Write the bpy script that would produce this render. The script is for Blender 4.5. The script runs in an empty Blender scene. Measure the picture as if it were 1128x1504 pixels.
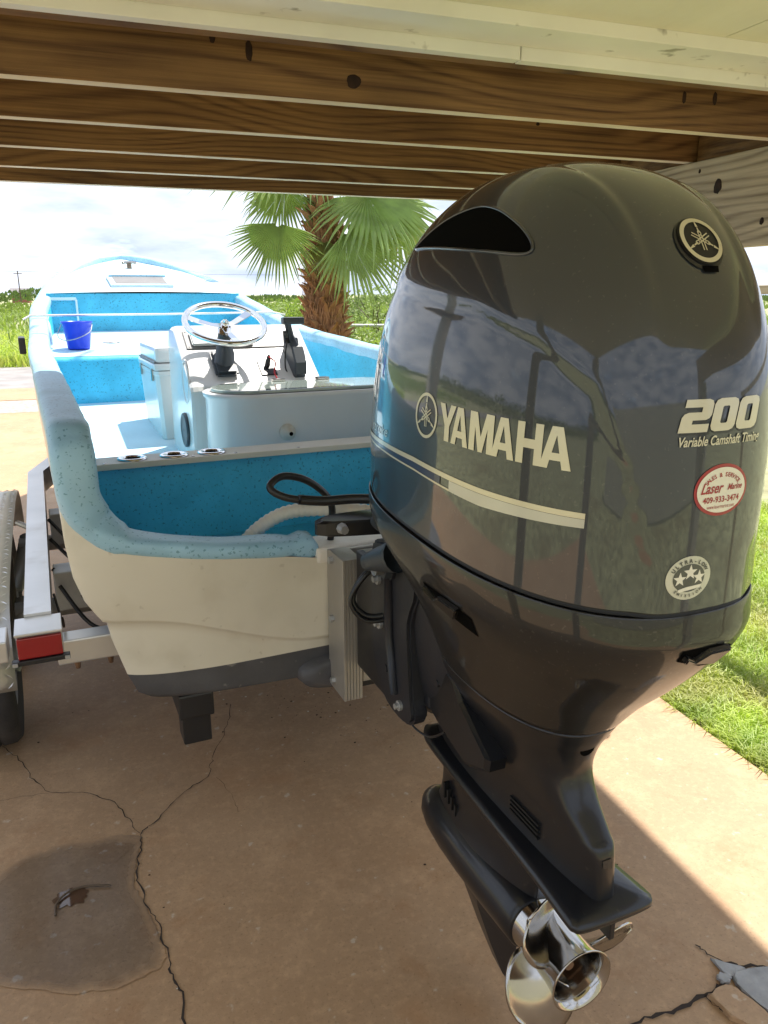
import bpy, bmesh, math, random
from mathutils import Vector, Matrix, noise
from mathutils.bvhtree import BVHTree
random.seed(7)
rad = math.radians
scn = bpy.context.scene
C = scn.collection
# ------------------------------------------------------------------ camera, sky, sun, exposure
cam = bpy.data.cameras.new('camera'); camo = bpy.data.objects.new('camera', cam); C.objects.link(camo)
camo.location = (0, 0, 1.7)
PITCH = math.atan((752-432)/1130.0)
camo.rotation_euler = (math.pi/2-PITCH, 0, -rad(19.5))
cam.sensor_fit = 'VERTICAL'; cam.sensor_height = 24.0; cam.lens = 24.0*1130/1504
cam.clip_start = 0.05; cam.clip_end = 3000
scn.camera = camo
SUN = Vector((0.375, 0.28, 1.0)).normalized()
world = bpy.data.worlds.new('World'); scn.world = world; world.use_nodes = True
nt = world.node_tree; nt.nodes.clear()
def wn(t): return nt.nodes.new(t)
wo = wn('ShaderNodeOutputWorld'); bg = wn('ShaderNodeBackground'); sky = wn('ShaderNodeTexSky')
sky.sky_type = 'NISHITA'; sky.sun_disc = False
sky.sun_elevation = math.asin(SUN.z); sky.sun_rotation = math.atan2(SUN.x, SUN.y)
sky.air_density = 1.0; sky.dust_density = 0.4; sky.ozone_density = 1.0
tc = wn('ShaderNodeTexCoord'); mp = wn('ShaderNodeMapping'); mp.inputs['Scale'].default_value = (1.0, 1.0, 4.2)
mp.inputs['Location'].default_value = (0.35, 0.2, 0.3)
n1 = wn('ShaderNodeTexNoise'); n1.inputs['Scale'].default_value = 2.6; n1.inputs['Detail'].default_value = 9; n1.inputs['Roughness'].default_value = 0.58
cr = wn('ShaderNodeValToRGB'); cr.color_ramp.elements[0].position = 0.06; cr.color_ramp.elements[1].position = 0.40
n2 = wn('ShaderNodeTexNoise'); n2.inputs['Scale'].default_value = 5.5; n2.inputs['Detail'].default_value = 7
cc = wn('ShaderNodeValToRGB')
cc.color_ramp.elements[0].position = 0.36; cc.color_ramp.elements[0].color = (0.98, 1.195, 1.62, 1)
cc.color_ramp.elements[1].position = 0.62; cc.color_ramp.elements[1].color = (2.08, 2.187, 2.43, 1)
mx = wn('ShaderNodeMix'); mx.data_type = 'RGBA'
nt.links.new(tc.outputs['Generated'], mp.inputs['Vector'])
nt.links.new(mp.outputs['Vector'], n1.inputs['Vector']); nt.links.new(mp.outputs['Vector'], n2.inputs['Vector'])
nt.links.new(n1.outputs['Fac'], cr.inputs['Fac']); nt.links.new(n2.outputs['Fac'], cc.inputs['Fac'])
nt.links.new(cr.outputs['Color'], mx.inputs['Factor']); nt.links.new(sky.outputs['Color'], mx.inputs['A']); nt.links.new(cc.outputs['Color'], mx.inputs['B'])
nt.links.new(mx.outputs['Result'], bg.inputs['Color']); bg.inputs['Strength'].default_value = 0.15
nt.links.new(bg.outputs['Background'], wo.inputs['Surface'])
sl = bpy.data.lights.new('sun', 'SUN'); so = bpy.data.objects.new('sun', sl); C.objects.link(so)
sl.energy = 2.0; sl.angle = rad(1.0); sl.color = (1.0, 0.95, 0.87)
so.rotation_euler = SUN.to_track_quat('Z', 'Y').to_euler(); so.location = (3, 3, 12)
vs = scn.view_settings
scn.cycles.max_bounces = 12; scn.cycles.diffuse_bounces = 8
vs.view_transform = 'Standard'; vs.look = 'None'; vs.exposure = 2.085; vs.gamma = 1.0; vs.use_curve_mapping = False

# ------------------------------------------------------------------ materials
MATS = {}
def newmat(name):
    m = bpy.data.materials.new(name); m.use_nodes = True
    t = m.node_tree; b = t.nodes['Principled BSDF']
    return m, t, b
def M(name, col, rough=0.5, metal=0.0, coat=0.0, var=0.12, scale=6.0, bump=0.0, bscale=60.0, spec=0.5, speck=None, dirt=None, trans=0.0, obj=True, rvar=0.0, stretch=None):
    if name in MATS: return MATS[name]
    m, t, b = newmat(name); N = t.nodes; L = t.links
    b.inputs['Roughness'].default_value = rough; b.inputs['Metallic'].default_value = metal
    b.inputs['Coat Weight'].default_value = coat; b.inputs['Coat Roughness'].default_value = 0.03
    b.inputs['Specular IOR Level'].default_value = spec
    b.inputs['Transmission Weight'].default_value = trans
    co = N.new('ShaderNodeTexCoord'); mpn = N.new('ShaderNodeMapping'); L.new(co.outputs['Object'], mpn.inputs['Vector'])
    if stretch: mpn.inputs['Scale'].default_value = stretch
    no = N.new('ShaderNodeTexNoise'); no.inputs['Scale'].default_value = scale; no.inputs['Detail'].default_value = 6
    L.new(mpn.outputs['Vector'], no.inputs['Vector'])
    r = N.new('ShaderNodeValToRGB'); r.color_ramp.elements[0].position = 0.3; r.color_ramp.elements[1].position = 0.7
    lo = [max(0, c*(1-var)) for c in col]; hi = [min(1, c*(1+var)) for c in col]
    r.color_ramp.elements[0].color = (*lo, 1); r.color_ramp.elements[1].color = (*hi, 1)
    L.new(no.outputs['Fac'], r.inputs['Fac']); out = r.outputs['Color']
    def layer(out, color, sc, p0, p1, amount=1.0, detail=3):
        k = N.new('ShaderNodeTexNoise'); k.inputs['Scale'].default_value = sc; k.inputs['Detail'].default_value = detail
        L.new(mpn.outputs['Vector'], k.inputs['Vector'])
        kr = N.new('ShaderNodeValToRGB'); kr.color_ramp.elements[0].position = p0; kr.color_ramp.elements[1].position = p1
        kr.color_ramp.elements[1].color = (amount, amount, amount, 1)
        L.new(k.outputs['Fac'], kr.inputs['Fac'])
        x = N.new('ShaderNodeMix'); x.data_type = 'RGBA'; L.new(kr.outputs['Color'], x.inputs['Factor'])
        L.new(out, x.inputs['A']); x.inputs['B'].default_value = (*color, 1); return x.outputs['Result']
    if speck:
        for s in speck: out = layer(out, *s)
    if dirt:
        for s in dirt: out = layer(out, *s)
    L.new(out, b.inputs['Base Color'])
    if rvar:
        mr = N.new('ShaderNodeMapRange'); mr.inputs['To Min'].default_value = rough-rvar; mr.inputs['To Max'].default_value = rough+rvar
        mr.inputs['From Min'].default_value = 0.3; mr.inputs['From Max'].default_value = 0.7
        L.new(no.outputs['Fac'], mr.inputs['Value']); L.new(mr.outputs['Result'], b.inputs['Roughness'])
    if bump:
        bn = N.new('ShaderNodeTexNoise'); bn.inputs['Scale'].default_value = bscale; bn.inputs['Detail'].default_value = 4
        L.new(mpn.outputs['Vector'], bn.inputs['Vector'])
        bp = N.new('ShaderNodeBump'); bp.inputs['Strength'].default_value = bump; bp.inputs['Distance'].default_value = 0.01
        L.new(bn.outputs['Fac'], bp.inputs['Height']); L.new(bp.outputs['Normal'], b.inputs['Normal'])
    MATS[name] = m; return m

def wood(name, dark, light, axis_scale, wear=None, rough=0.7, knot=True):
    m, t, b = newmat(name); N = t.nodes; L = t.links
    co = N.new('ShaderNodeTexCoord'); oi = N.new('ShaderNodeObjectInfo')
    ad = N.new('ShaderNodeVectorMath'); ad.operation = 'ADD'; L.new(co.outputs['Object'], ad.inputs[0])
    sc = N.new('ShaderNodeVectorMath'); sc.operation = 'SCALE'; sc.inputs['Scale'].default_value = 37.0
    cx = N.new('ShaderNodeCombineXYZ'); L.new(oi.outputs['Random'], cx.inputs[0]); L.new(oi.outputs['Random'], cx.inputs[2]); L.new(oi.outputs['Random'], cx.inputs[1])
    L.new(cx.outputs[0], sc.inputs[0]); L.new(sc.outputs[0], ad.inputs[1])
    mpn = N.new('ShaderNodeMapping'); mpn.inputs['Scale'].default_value = axis_scale; L.new(ad.outputs[0], mpn.inputs['Vector'])
    lo = N.new('ShaderNodeTexNoise'); lo.inputs['Scale'].default_value = 1.0; lo.inputs['Detail'].default_value = 1.5
    lm = N.new('ShaderNodeMapping'); lm.inputs['Scale'].default_value = (axis_scale[0]*2.2, axis_scale[1]*2.2 if axis_scale[1] < 1 else 1.0, 5.0); L.new(ad.outputs[0], lm.inputs['Vector']); L.new(lm.outputs['Vector'], lo.inputs['Vector'])
    sx = N.new('ShaderNodeSeparateXYZ'); L.new(ad.outputs[0], sx.inputs[0])
    def mth(op, a_, b2):
        n_ = N.new('ShaderNodeMath'); n_.operation = op
        for i_, q_ in enumerate((a_, b2)):
            if q_ is None: continue
            if isinstance(q_, (int, float)): n_.inputs[i_].default_value = q_
            else: L.new(q_, n_.inputs[i_])
        return n_.outputs[0]
    ph_ = mth('ADD', mth('MULTIPLY', sx.outputs[2], 230.0), mth('MULTIPLY', lo.outputs['Fac'], 70.0))
    ringv = mth('POWER', mth('ADD', mth('MULTIPLY', mth('SINE', ph_, None), 0.5), 0.5), 2.6)
    no = N.new('ShaderNodeTexNoise'); no.inputs['Scale'].default_value = 5.0; no.inputs['Detail'].default_value = 9; no.inputs['Roughness'].default_value = .68; L.new(mpn.outputs['Vector'], no.inputs['Vector'])
    ma = N.new('ShaderNodeMath'); ma.operation = 'SUBTRACT'; L.new(mth('ADD', mth('MULTIPLY', no.outputs['Fac'], .95), .10), ma.inputs[0]); L.new(mth('MULTIPLY', ringv, .24), ma.inputs[1])
    r = N.new('ShaderNodeValToRGB'); r.color_ramp.elements[0].position = 0.2; r.color_ramp.elements[1].position = 0.8
    r.color_ramp.elements[0].color = (*dark, 1); r.color_ramp.elements[1].color = (*light, 1); L.new(ma.outputs[0], r.inputs['Fac']); out = r.outputs['Color']
    st = N.new('ShaderNodeTexNoise'); st.inputs['Scale'].default_value = 2.2; st.inputs['Detail'].default_value = 5; L.new(ad.outputs[0], st.inputs['Vector'])
    sr = N.new('ShaderNodeValToRGB'); sr.color_ramp.elements[0].position = 0.42; sr.color_ramp.elements[1].position = 0.72; sr.color_ramp.elements[1].color = (0.55, 0.55, 0.55, 1)
    L.new(st.outputs['Fac'], sr.inputs['Fac'])
    x = N.new('ShaderNodeMix'); x.data_type = 'RGBA'; L.new(sr.outputs['Color'], x.inputs['Factor']); L.new(out, x.inputs['A'])
    x.inputs['B'].default_value = (*(wear or [c*0.45 for c in dark]), 1); out = x.outputs['Result']
    vo = N.new('ShaderNodeTexVoronoi'); vo.inputs['Scale'].default_value = 1.0
    km = N.new('ShaderNodeMapping'); km.inputs['Scale'].default_value = (1.0, 0.0, 3.0) if axis_scale[0] < 1 else (0.0, 1.0, 3.0); L.new(ad.outputs[0], km.inputs['Vector'])
    kn = N.new('ShaderNodeTexNoise'); kn.inputs['Scale'].default_value = 9.0; L.new(ad.outputs[0], kn.inputs['Vector'])
    kx = N.new('ShaderNodeMix'); kx.data_type = 'VECTOR'; kx.inputs['Factor'].default_value = 0.03; L.new(km.outputs['Vector'], kx.inputs['A']); L.new(kn.outputs['Color'], kx.inputs['B'])
    L.new(kx.outputs['Result'], vo.inputs['Vector'])
    kr = N.new('ShaderNodeValToRGB'); kr.color_ramp.elements[0].position = 0.025; kr.color_ramp.elements[1].position = 0.055; kr.color_ramp.elements[0].color = (.9, .9, .9, 1); kr.color_ramp.elements[1].color = (0, 0, 0, 1)
    L.new(vo.outputs['Distance'], kr.inputs['Fac'])
    x2 = N.new('ShaderNodeMix'); x2.data_type = 'RGBA'; L.new(kr.outputs['Color'], x2.inputs['Factor']); L.new(out, x2.inputs['A']); x2.inputs['B'].default_value = (*[c*.3 for c in dark], 1); out = x2.outputs['Result']
    L.new(out, b.inputs['Base Color']); b.inputs['Roughness'].default_value = rough
    bp = N.new('ShaderNodeBump'); bp.inputs['Strength'].default_value = 0.35; bp.inputs['Distance'].default_value = 0.004; L.new(ma.outputs[0], bp.inputs['Height']); L.new(bp.outputs['Normal'], b.inputs['Normal'])
    MATS[name] = m; return m

def concrete_mat(name, base, dark, rough, wet=False):
    m, t, b = newmat(name); N = t.nodes; L = t.links
    co = N.new('ShaderNodeTexCoord'); out = None
    def nz(sc, det, ro=0.6):
        n = N.new('ShaderNodeTexNoise'); n.inputs['Scale'].default_value = sc; n.inputs['Detail'].default_value = det; n.inputs['Roughness'].default_value = ro
        L.new(co.outputs['Object'], n.inputs['Vector']); return n.outputs['Fac']
    def ramp(f, p0, p1, c0, c1):
        r = N.new('ShaderNodeValToRGB'); r.color_ramp.elements[0].position = p0; r.color_ramp.elements[1].position = p1
        r.color_ramp.elements[0].color = (*c0, 1); r.color_ramp.elements[1].color = (*c1, 1); L.new(f, r.inputs['Fac']); return r.outputs['Color']
    def mix(f, a, bcol):
        x = N.new('ShaderNodeMix'); x.data_type = 'RGBA'; L.new(f, x.inputs['Factor']); L.new(a, x.inputs['A']); x.inputs['B'].default_value = (*bcol, 1); return x.outputs['Result']
    big = nz(1.3, 8); out = ramp(big, 0.3, 0.72, dark, base)
    out = mix(ramp(nz(0.55, 4), 0.52, 0.75, (0, 0, 0), (0.5, 0.5, 0.5)), out, [base[0]*0.95, base[1]*0.72, base[2]*0.5])
    out = mix(ramp(nz(7, 7, 0.75), 0.5, 0.7, (0, 0, 0), (0.55, 0.55, 0.55)), out, [c*1.25 for c in base])
    out = mix(ramp(nz(4.2, 6, 0.7), 0.55, 0.7, (0, 0, 0), (0.5, 0.5, 0.5)), out, [dark[0]*.9, dark[1]*.72, dark[2]*.55])
    out = mix(ramp(nz(45, 5, 0.7), 0.5, 0.8, (0, 0, 0), (0.5, 0.5, 0.5)), out, [c*1.4 for c in base])
    out = mix(ramp(nz(110, 3), 0.58, 0.7, (0, 0, 0), (0.45, 0.45, 0.45)), out, [c*0.5 for c in dark])
    out = mix(ramp(nz(3.1, 9, 0.7), 0.62, 0.72, (0, 0, 0), (0.4, 0.4, 0.4)), out, [c*0.62 for c in dark])
    out = mix(ramp(nz(23, 4, 0.5), 0.66, 0.72, (0, 0, 0), (0.5, 0.5, 0.5)), out, [.62, .55, .44])
    out = mix(ramp(nz(2.3, 3), 0.6, 0.72, (0, 0, 0), (0.35, 0.35, 0.35)), out, [.40, .19, .07])
    if wet:
        an = N.new('ShaderNodeAttribute'); an.attribute_name = 'wet'
        x = N.new('ShaderNodeMix'); x.data_type = 'RGBA'; x.blend_type = 'MULTIPLY'; L.new(an.outputs['Fac'], x.inputs['Factor']); L.new(out, x.inputs['A']); x.inputs['B'].default_value = (.50, .53, .60, 1); out = x.outputs['Result']
        r0 = N.new('ShaderNodeMapRange'); r0.inputs['To Min'].default_value = .55; r0.inputs['To Max'].default_value = .22; L.new(an.outputs['Fac'], r0.inputs['Value']); L.new(r0.outputs['Result'], b.inputs['Roughness'])
    L.new(out, b.inputs['Base Color'])
    if wet: pass
    else:
        rr = N.new('ShaderNodeMapRange'); rr.inputs['To Min'].default_value = rough-0.12; rr.inputs['To Max'].default_value = rough+0.15; L.new(big, rr.inputs['Value']); L.new(rr.outputs['Result'], b.inputs['Roughness'])
    bp = N.new('ShaderNodeBump'); bp.inputs['Strength'].default_value = 0.12 if wet else 0.25; bp.inputs['Distance'].default_value = 0.004
    L.new(nz(90, 6), bp.inputs['Height']); L.new(bp.outputs['Normal'], b.inputs['Normal'])
    MATS[name] = m; return m

concrete_mat('concrete', (0.47, 0.305, 0.17), (0.35, 0.215, 0.112), 0.55)
concrete_mat('wet_concrete', (0.47, 0.305, 0.17), (0.35, 0.215, 0.112), 0.55, wet=True)
M('road', (0.27, 0.25, 0.24), 0.85, var=0.2, scale=2, bump=0.2)
M('gravel_strip', (0.36, 0.32, 0.27), 0.9, var=0.3, scale=14, bump=0.4)
M('soil_grass', (0.32, 0.325, 0.17), 0.9, var=0.45, scale=4.5, speck=[((0.2, 0.17, 0.08), 0.6, 0.5, 0.7, 0.7)])
M('crack', (0.035, 0.024, 0.017), 0.9)
M('mortar', (0.36, 0.36, 0.36), 0.8, var=0.2, scale=18, bump=0.6, bscale=30)
M('soil', (0.06, 0.035, 0.02), 0.9, var=0.4, scale=30)
wood('joist_wood', (0.10, 0.043, 0.014), (0.40, 0.225, 0.082), (0.45, 3.0, 30.0))
wood('grey_wood', (0.20, 0.14, 0.085), (0.88, 0.73, 0.52), (3.0, 0.45, 12.0), wear=(0.46, 0.37, 0.27))
wood('rail_wood', (0.42, 0.33, 0.2), (0.6, 0.5, 0.33), (2.0, 0.6, 9.0), wear=(0.3, 0.22, 0.13))
wood('planed_wood', (0.68, 0.57, 0.42), (0.88, 0.80, 0.64), (0.55, 3.0, 9.0), wear=(0.55, 0.43, 0.28))  # pale joist tone with bounced ground light put into the colour
M('soffit_paint', (0.80, 0.80, 0.64), 0.55, var=0.05, scale=2, stretch=(3, 0.4, 3), bump=0.15, bscale=25)
M('trim_paint', (0.84, 0.84, 0.76), 0.35, var=0.06, scale=5, dirt=[((0.22, 0.2, 0.14), 16, 0.66, 0.74, 0.8)])
M('post_paint', (0.55, 0.53, 0.48), 0.6, var=0.12, scale=4, bump=0.2)
M('siding_paint', (0.5, 0.49, 0.41), 0.6, var=0.06)
# boat
SP = [((0.008, 0.06, 0.11), 95, 0.61, 0.67, 0.55, 2), ((0.035, 0.34, 0.52), 9, 0.5, 0.75, 0.5)]
M('blue_speckle', (0.06, 0.47, 0.68), 0.42, var=0.12, scale=4, bump=0.25, bscale=22, speck=SP)
M('blue_cap', (0.34, 0.58, 0.73), 0.42, var=0.10, scale=6, bump=0.3, bscale=18, speck=[((0.04, 0.18, 0.26), 100, 0.62, 0.67, 0.6, 2), ((0.16, 0.38, 0.46), 5, 0.55, 0.75, 0.5)])
M('deck_white', (0.52, 0.68, 0.76), 0.55, var=0.05, scale=5, bump=0.3, bscale=130)
M('hull_cream', (0.70, 0.66, 0.54), 0.38, var=0.05, scale=2.5, bump=0.12, bscale=7, coat=0.1, dirt=[((0.42, 0.37, 0.26), 2.3, 0.52, 0.75, 0.3, 6), ((0.33, 0.28, 0.19), 30, 0.68, 0.74, 0.3), ((0.5, 0.45, 0.33), 7, .52, .7, .3, 8)])
M('bottom_paint', (0.075, 0.075, 0.08), 0.55, var=0.2, scale=8, bump=0.2, dirt=[((0.25, 0.24, 0.22), 25, 0.68, 0.74, 0.6)])
M('gel_white', (0.70, 0.70, 0.68), 0.25, var=0.03, coat=0.3)
M('cream_board', (0.62, 0.58, 0.48), 0.45, var=0.05, bump=0.05)
M('glass_fibre_rough', (0.76, 0.73, 0.65), 0.5, var=0.08, scale=14, bump=0.6, bscale=26)
M('grey_panel', (0.20, 0.19, 0.185), 0.45, var=0.1)
M('black_plastic', (0.014, 0.0145, 0.016), 0.38, var=0.2, spec=0.5)
M('slate_plastic', (0.035, 0.045, 0.055), 0.42, var=0.15)
M('chrome', (0.82, 0.82, 0.83), 0.06, metal=1.0, var=0.02)
M('stainless', (0.46, 0.44, 0.41), 0.13, metal=1.0, var=0.08, scale=20, rvar=0.04)
M('aluminium', (0.40, 0.38, 0.34), 0.5, metal=0.6, var=0.1, scale=9, stretch=(1, 1, 0.2), bump=0.05, dirt=[((0.25, 0.23, 0.2), 9, 0.6, 0.75, 0.5)])
M('alu_trailer', (0.66, 0.66, 0.65), 0.38, metal=0.8, var=0.07, scale=5, dirt=[((0.4, 0.37, 0.32), 7, 0.58, 0.8, 0.6)])
M('tyre_rubber', (0.03, 0.028, 0.027), 0.8, var=0.3, bump=0.3, dirt=[((0.10, 0.08, 0.06), 9, 0.5, 0.75, 0.35)])
M('rust_steel', (0.20, 0.11, 0.06), 0.75, metal=0.3, var=0.4, scale=12)
M('galv', (0.42, 0.43, 0.43), 0.5, metal=0.6, var=0.15, scale=14)
M('red_lens', (0.30, 0.006, 0.008), 0.18, coat=0.6, var=0.1)
M('bucket_blue', (0.006, 0.045, 0.62), 0.35, var=0.04)
M('acrylic', (0.30, 0.36, 0.33), 0.06, coat=0.5, var=0.08, scale=5)
M('hose_white', (0.62, 0.60, 0.52), 0.45, var=0.06)
M('red_cord', (0.5, 0.03, 0.04), 0.5)
M('rope_white', (0.72, 0.70, 0.64), 0.7, var=0.1, scale=80)
# engine
def paint(name, col, rough, flake, coat=1.0):
    m = M(name, col, rough, metal=0.55, coat=coat, var=0.06, scale=3)
    return m
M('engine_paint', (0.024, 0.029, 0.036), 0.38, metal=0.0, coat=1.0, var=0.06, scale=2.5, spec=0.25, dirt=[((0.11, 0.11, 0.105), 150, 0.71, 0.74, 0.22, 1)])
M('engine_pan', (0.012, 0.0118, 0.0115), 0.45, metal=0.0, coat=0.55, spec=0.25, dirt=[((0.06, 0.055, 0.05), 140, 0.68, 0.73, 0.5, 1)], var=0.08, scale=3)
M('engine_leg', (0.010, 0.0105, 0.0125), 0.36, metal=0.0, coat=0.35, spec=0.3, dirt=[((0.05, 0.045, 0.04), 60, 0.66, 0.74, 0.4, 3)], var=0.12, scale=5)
M('engine_bracket', (0.018, 0.020, 0.026), 0.42, metal=0.2, var=0.15, scale=7, bump=0.05)
M('gasket', (0.006, 0.006, 0.006), 0.6)
M('void_black', (0.002, 0.002, 0.002), 0.95, spec=0.05)
M('decal_champagne', (0.60, 0.56, 0.42), 0.32, metal=0.35, coat=0.4, var=0.03)
M('decal_navy', (0.012, 0.02, 0.07), 0.3, coat=0.4)
M('decal_shadow', (0.012, 0.012, 0.012), 0.35, coat=0.4)
M('decal_cream', (0.72, 0.70, 0.58), 0.4, coat=0.3, var=0.02)
M('decal_red', (0.32, 0.012, 0.018), 0.4, coat=0.3)
M('decal_silver', (0.50, 0.50, 0.44), 0.35, metal=0.4, coat=0.3)
M('decal_dark', (0.06, 0.065, 0.055), 0.4, coat=0.3)
for nm_ in ('engine_paint', 'engine_pan', 'engine_leg'):
    b_ = MATS[nm_].node_tree.nodes['Principled BSDF']; b_.inputs['Coat IOR'].default_value = 1.58; b_.inputs['Coat Roughness'].default_value = .04 if nm_ != 'engine_leg' else .12
# plants
M('palm_leaf', (0.27, 0.37, 0.12), 0.42, var=0.25, scale=5)
M('palm_leaf_old', (0.32, 0.33, 0.11), 0.5, var=0.25, scale=5)
M('palm_bark', (0.27, 0.14, 0.065), 0.85, var=0.4, scale=9)
M('palm_boot', (0.37, 0.19, 0.09), 0.8, var=0.45, scale=5)
M('grass_blade', (0.42, 0.51, 0.10), 0.5, var=0.35, scale=3, dirt=[((.50, .44, .20), 2.2, .5, .7, .7, 5), ((.26, .40, .07), 5, .5, .65, .5, 4)])
M('shrub_leaf', (0.20, 0.28, 0.055), 0.55, var=0.35, scale=2)
M('shrub_leaf_dark', (0.11, 0.17, 0.045), 0.55, var=0.35, scale=2)
M('twig_brown', (0.09, 0.06, 0.035), 0.7, var=0.3)
M('steel_pole', (0.5, 0.5, 0.47), 0.5, metal=0.4)
M('bld_red', (0.35, 0.13, 0.09), 0.8); M('bld_blue', (0.22, 0.27, 0.42), 0.8); M('bld_white', (0.55, 0.5, 0.5), 0.8); M('bld_roof', (0.2, 0.18, 0.18), 0.8); M('win_dark', (0.03, 0.04, 0.05), 0.15)

def translucent(name, f, tint=(1.15, 1.2, .7)):
    m = MATS[name]; t = m.node_tree; b = t.nodes['Principled BSDF']; out = [n for n in t.nodes if n.type == 'OUTPUT_MATERIAL'][0]
    tr_ = t.nodes.new('ShaderNodeBsdfTranslucent'); mxs = t.nodes.new('ShaderNodeMixShader'); mxs.inputs[0].default_value = f
    src = b.inputs['Base Color'].links[0].from_socket; ml = t.nodes.new('ShaderNodeMix'); ml.data_type = 'RGBA'; ml.blend_type = 'MULTIPLY'; ml.inputs['Factor'].default_value = 1.0
    t.links.new(src, ml.inputs['A']); ml.inputs['B'].default_value = (*tint, 1); t.links.new(ml.outputs['Result'], tr_.inputs['Color'])
    t.links.new(b.outputs[0], mxs.inputs[1]); t.links.new(tr_.outputs[0], mxs.inputs[2]); t.links.new(mxs.outputs[0], out.inputs['Surface'])
for nm_, ff_ in (('palm_leaf', .4), ('palm_leaf_old', .4), ('grass_blade', .45), ('shrub_leaf', .4), ('shrub_leaf_dark', .35)): translucent(nm_, ff_)
# ------------------------------------------------------------------ mesh helpers
def obj(name, bm, mat, parent=None, smooth=False, kind=None):
    me = bpy.data.meshes.new(name)
    if isinstance(bm, bmesh.types.BMesh): bm.to_mesh(me); bm.free()
    else: me.from_pydata(*bm)
    mats = mat if isinstance(mat, (list, tuple)) else [mat]
    for mm in mats: me.materials.append(MATS[mm])
    if smooth:
        for p in me.polygons: p.use_smooth = True
    o = bpy.data.objects.new(name, me); C.objects.link(o)
    if parent is not None: o.parent = parent
    if kind: o['kind'] = kind
    return o
def empty(name, loc=(0, 0, 0), rz=0.0):
    o = bpy.data.objects.new(name, None); C.objects.link(o); o.location = loc; o.rotation_euler = (0, 0, rz); o.empty_display_size = 0.1
    return o
def tag(o, label, cat, group=None):
    o['label'] = label; o['category'] = cat
    if group: o['group'] = group
    return o
def box(bm, x0, x1, y0, y1, z0, z1, bev=0.0):
    r = bmesh.ops.create_cube(bm, size=1.0); vs_ = r['verts']
    for v in vs_:
        v.co = Vector(((x0+x1)/2+v.co.x*(x1-x0), (y0+y1)/2+v.co.y*(y1-y0), (z0+z1)/2+v.co.z*(z1-z0)))
    if bev:
        es = list({e for v in vs_ for e in v.link_edges})
        bmesh.ops.bevel(bm, geom=es, offset=bev, segments=2, affect='EDGES', profile=0.6)
def boxo(name, b, mat, parent=None, bev=0.0, **k):
    bm = bmesh.new(); box(bm, *b, bev); return obj(name, bm, mat, parent, **k)
def sweep(pts, r, n=10, closed=False, cap=True, ry=None, up=None, bm=None):
    """tube along pts; r number or list"""
    bm = bm or bmesh.new(); P = [Vector(p) for p in pts]; m = len(P); rings = []
    prev = None
    for i, p in enumerate(P):
        a = P[(i-1) % m] if (closed or i > 0) else P[i]; b_ = P[(i+1) % m] if (closed or i < m-1) else P[i]
        T = (b_-a).normalized()
        if prev is None:
            ref = Vector(up) if up else (Vector((0, 0, 1)) if abs(T.z) < 0.9 else Vector((1, 0, 0)))
            X = T.cross(ref).normalized()
        else:
            X = (prev - T*prev.dot(T)).normalized()
        prev = X; Y = X.cross(T)
        rr = r[i] if isinstance(r, (list, tuple)) else r
        rv = rr if ry is None else (ry[i] if isinstance(ry, (list, tuple)) else ry)
        rings.append([bm.verts.new(p + X*math.cos(2*math.pi*k/n)*rr + Y*math.sin(2*math.pi*k/n)*rv) for k in range(n)])
    for i in range(m if closed else m-1):
        A = rings[i]; B = rings[(i+1) % m]
        for k in range(n): bm.faces.new((A[k], A[(k+1) % n], B[(k+1) % n], B[k]))
    if cap and not closed:
        bm.faces.new(rings[0]); bm.faces.new(rings[-1][::-1])
    return bm
def crom(pts, sub=6, closed=False):
    P = [Vector(p) for p in pts]; n = len(P); out = []
    for i in range(n if closed else n-1):
        g = (lambda j: P[j % n]) if closed else (lambda j: P[max(0, min(n-1, j))])
        p0, p1, p2, p3 = g(i-1), g(i), g(i+1), g(i+2)
        for s in range(sub):
            t = s/sub
            out.append(0.5*((2*p1)+(p2-p0)*t+(2*p0-5*p1+4*p2-p3)*t*t+(3*p1-p0-3*p2+p3)*t**3))
    if not closed: out.append(P[-1])
    return out
def loft(rings, closed=True, cap0=True, cap1=True, bm=None):
    bm = bm or bmesh.new(); R = [[bm.verts.new(Vector(p)) for p in r] for r in rings]; n = len(R[0])
    for a, b_ in zip(R, R[1:]):
        for k in range(n if closed else n-1):
            bm.faces.new((a[k], a[(k+1) % n], b_[(k+1) % n], b_[k]))
    if cap0: bm.faces.new(R[0][::-1])
    if cap1: bm.faces.new(R[-1])
    return bm
def lathe(prof, n=32, axis='Z', origin=(0, 0, 0), cap=False):
    bm = bmesh.new(); rings = []
    for r, h in prof:
        ring = []
        for k in range(n):
            a = 2*math.pi*k/n
            p = (r*math.cos(a), r*math.sin(a), h) if axis == 'Z' else ((r*math.cos(a), h, r*math.sin(a)) if axis == 'Y' else (h, r*math.cos(a), r*math.sin(a)))
            ring.append(bm.verts.new(Vector(p)+Vector(origin)))
        rings.append(ring)
    for a, b_ in zip(rings, rings[1:]):
        for k in range(n): bm.faces.new((a[k], a[(k+1) % n], b_[(k+1) % n], b_[k]))
    if cap: bm.faces.new(rings[0]); bm.faces.new(rings[-1])
    bmesh.ops.recalc_face_normals(bm, faces=bm.faces); return bm
def prism(poly, z0, z1, bm=None):
    bm = bm or bmesh.new(); a = [bm.verts.new((x, y, z0)) for x, y in poly]; b_ = [bm.verts.new((x, y, z1)) for x, y in poly]; n = len(poly)
    bm.faces.new(a[::-1]); bm.faces.new(b_)
    for k in range(n): bm.faces.new((a[k], a[(k+1) % n], b_[(k+1) % n], b_[k]))
    return bm
def interp(tab, x):
    if x <= tab[0][0]: return tab[0][1]
    for (a, b_), (c, d) in zip(tab, tab[1:]):
        if x <= c:
            t = (x-a)/(c-a); return b_+(d-b_)*t
    return tab[-1][1]
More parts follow.
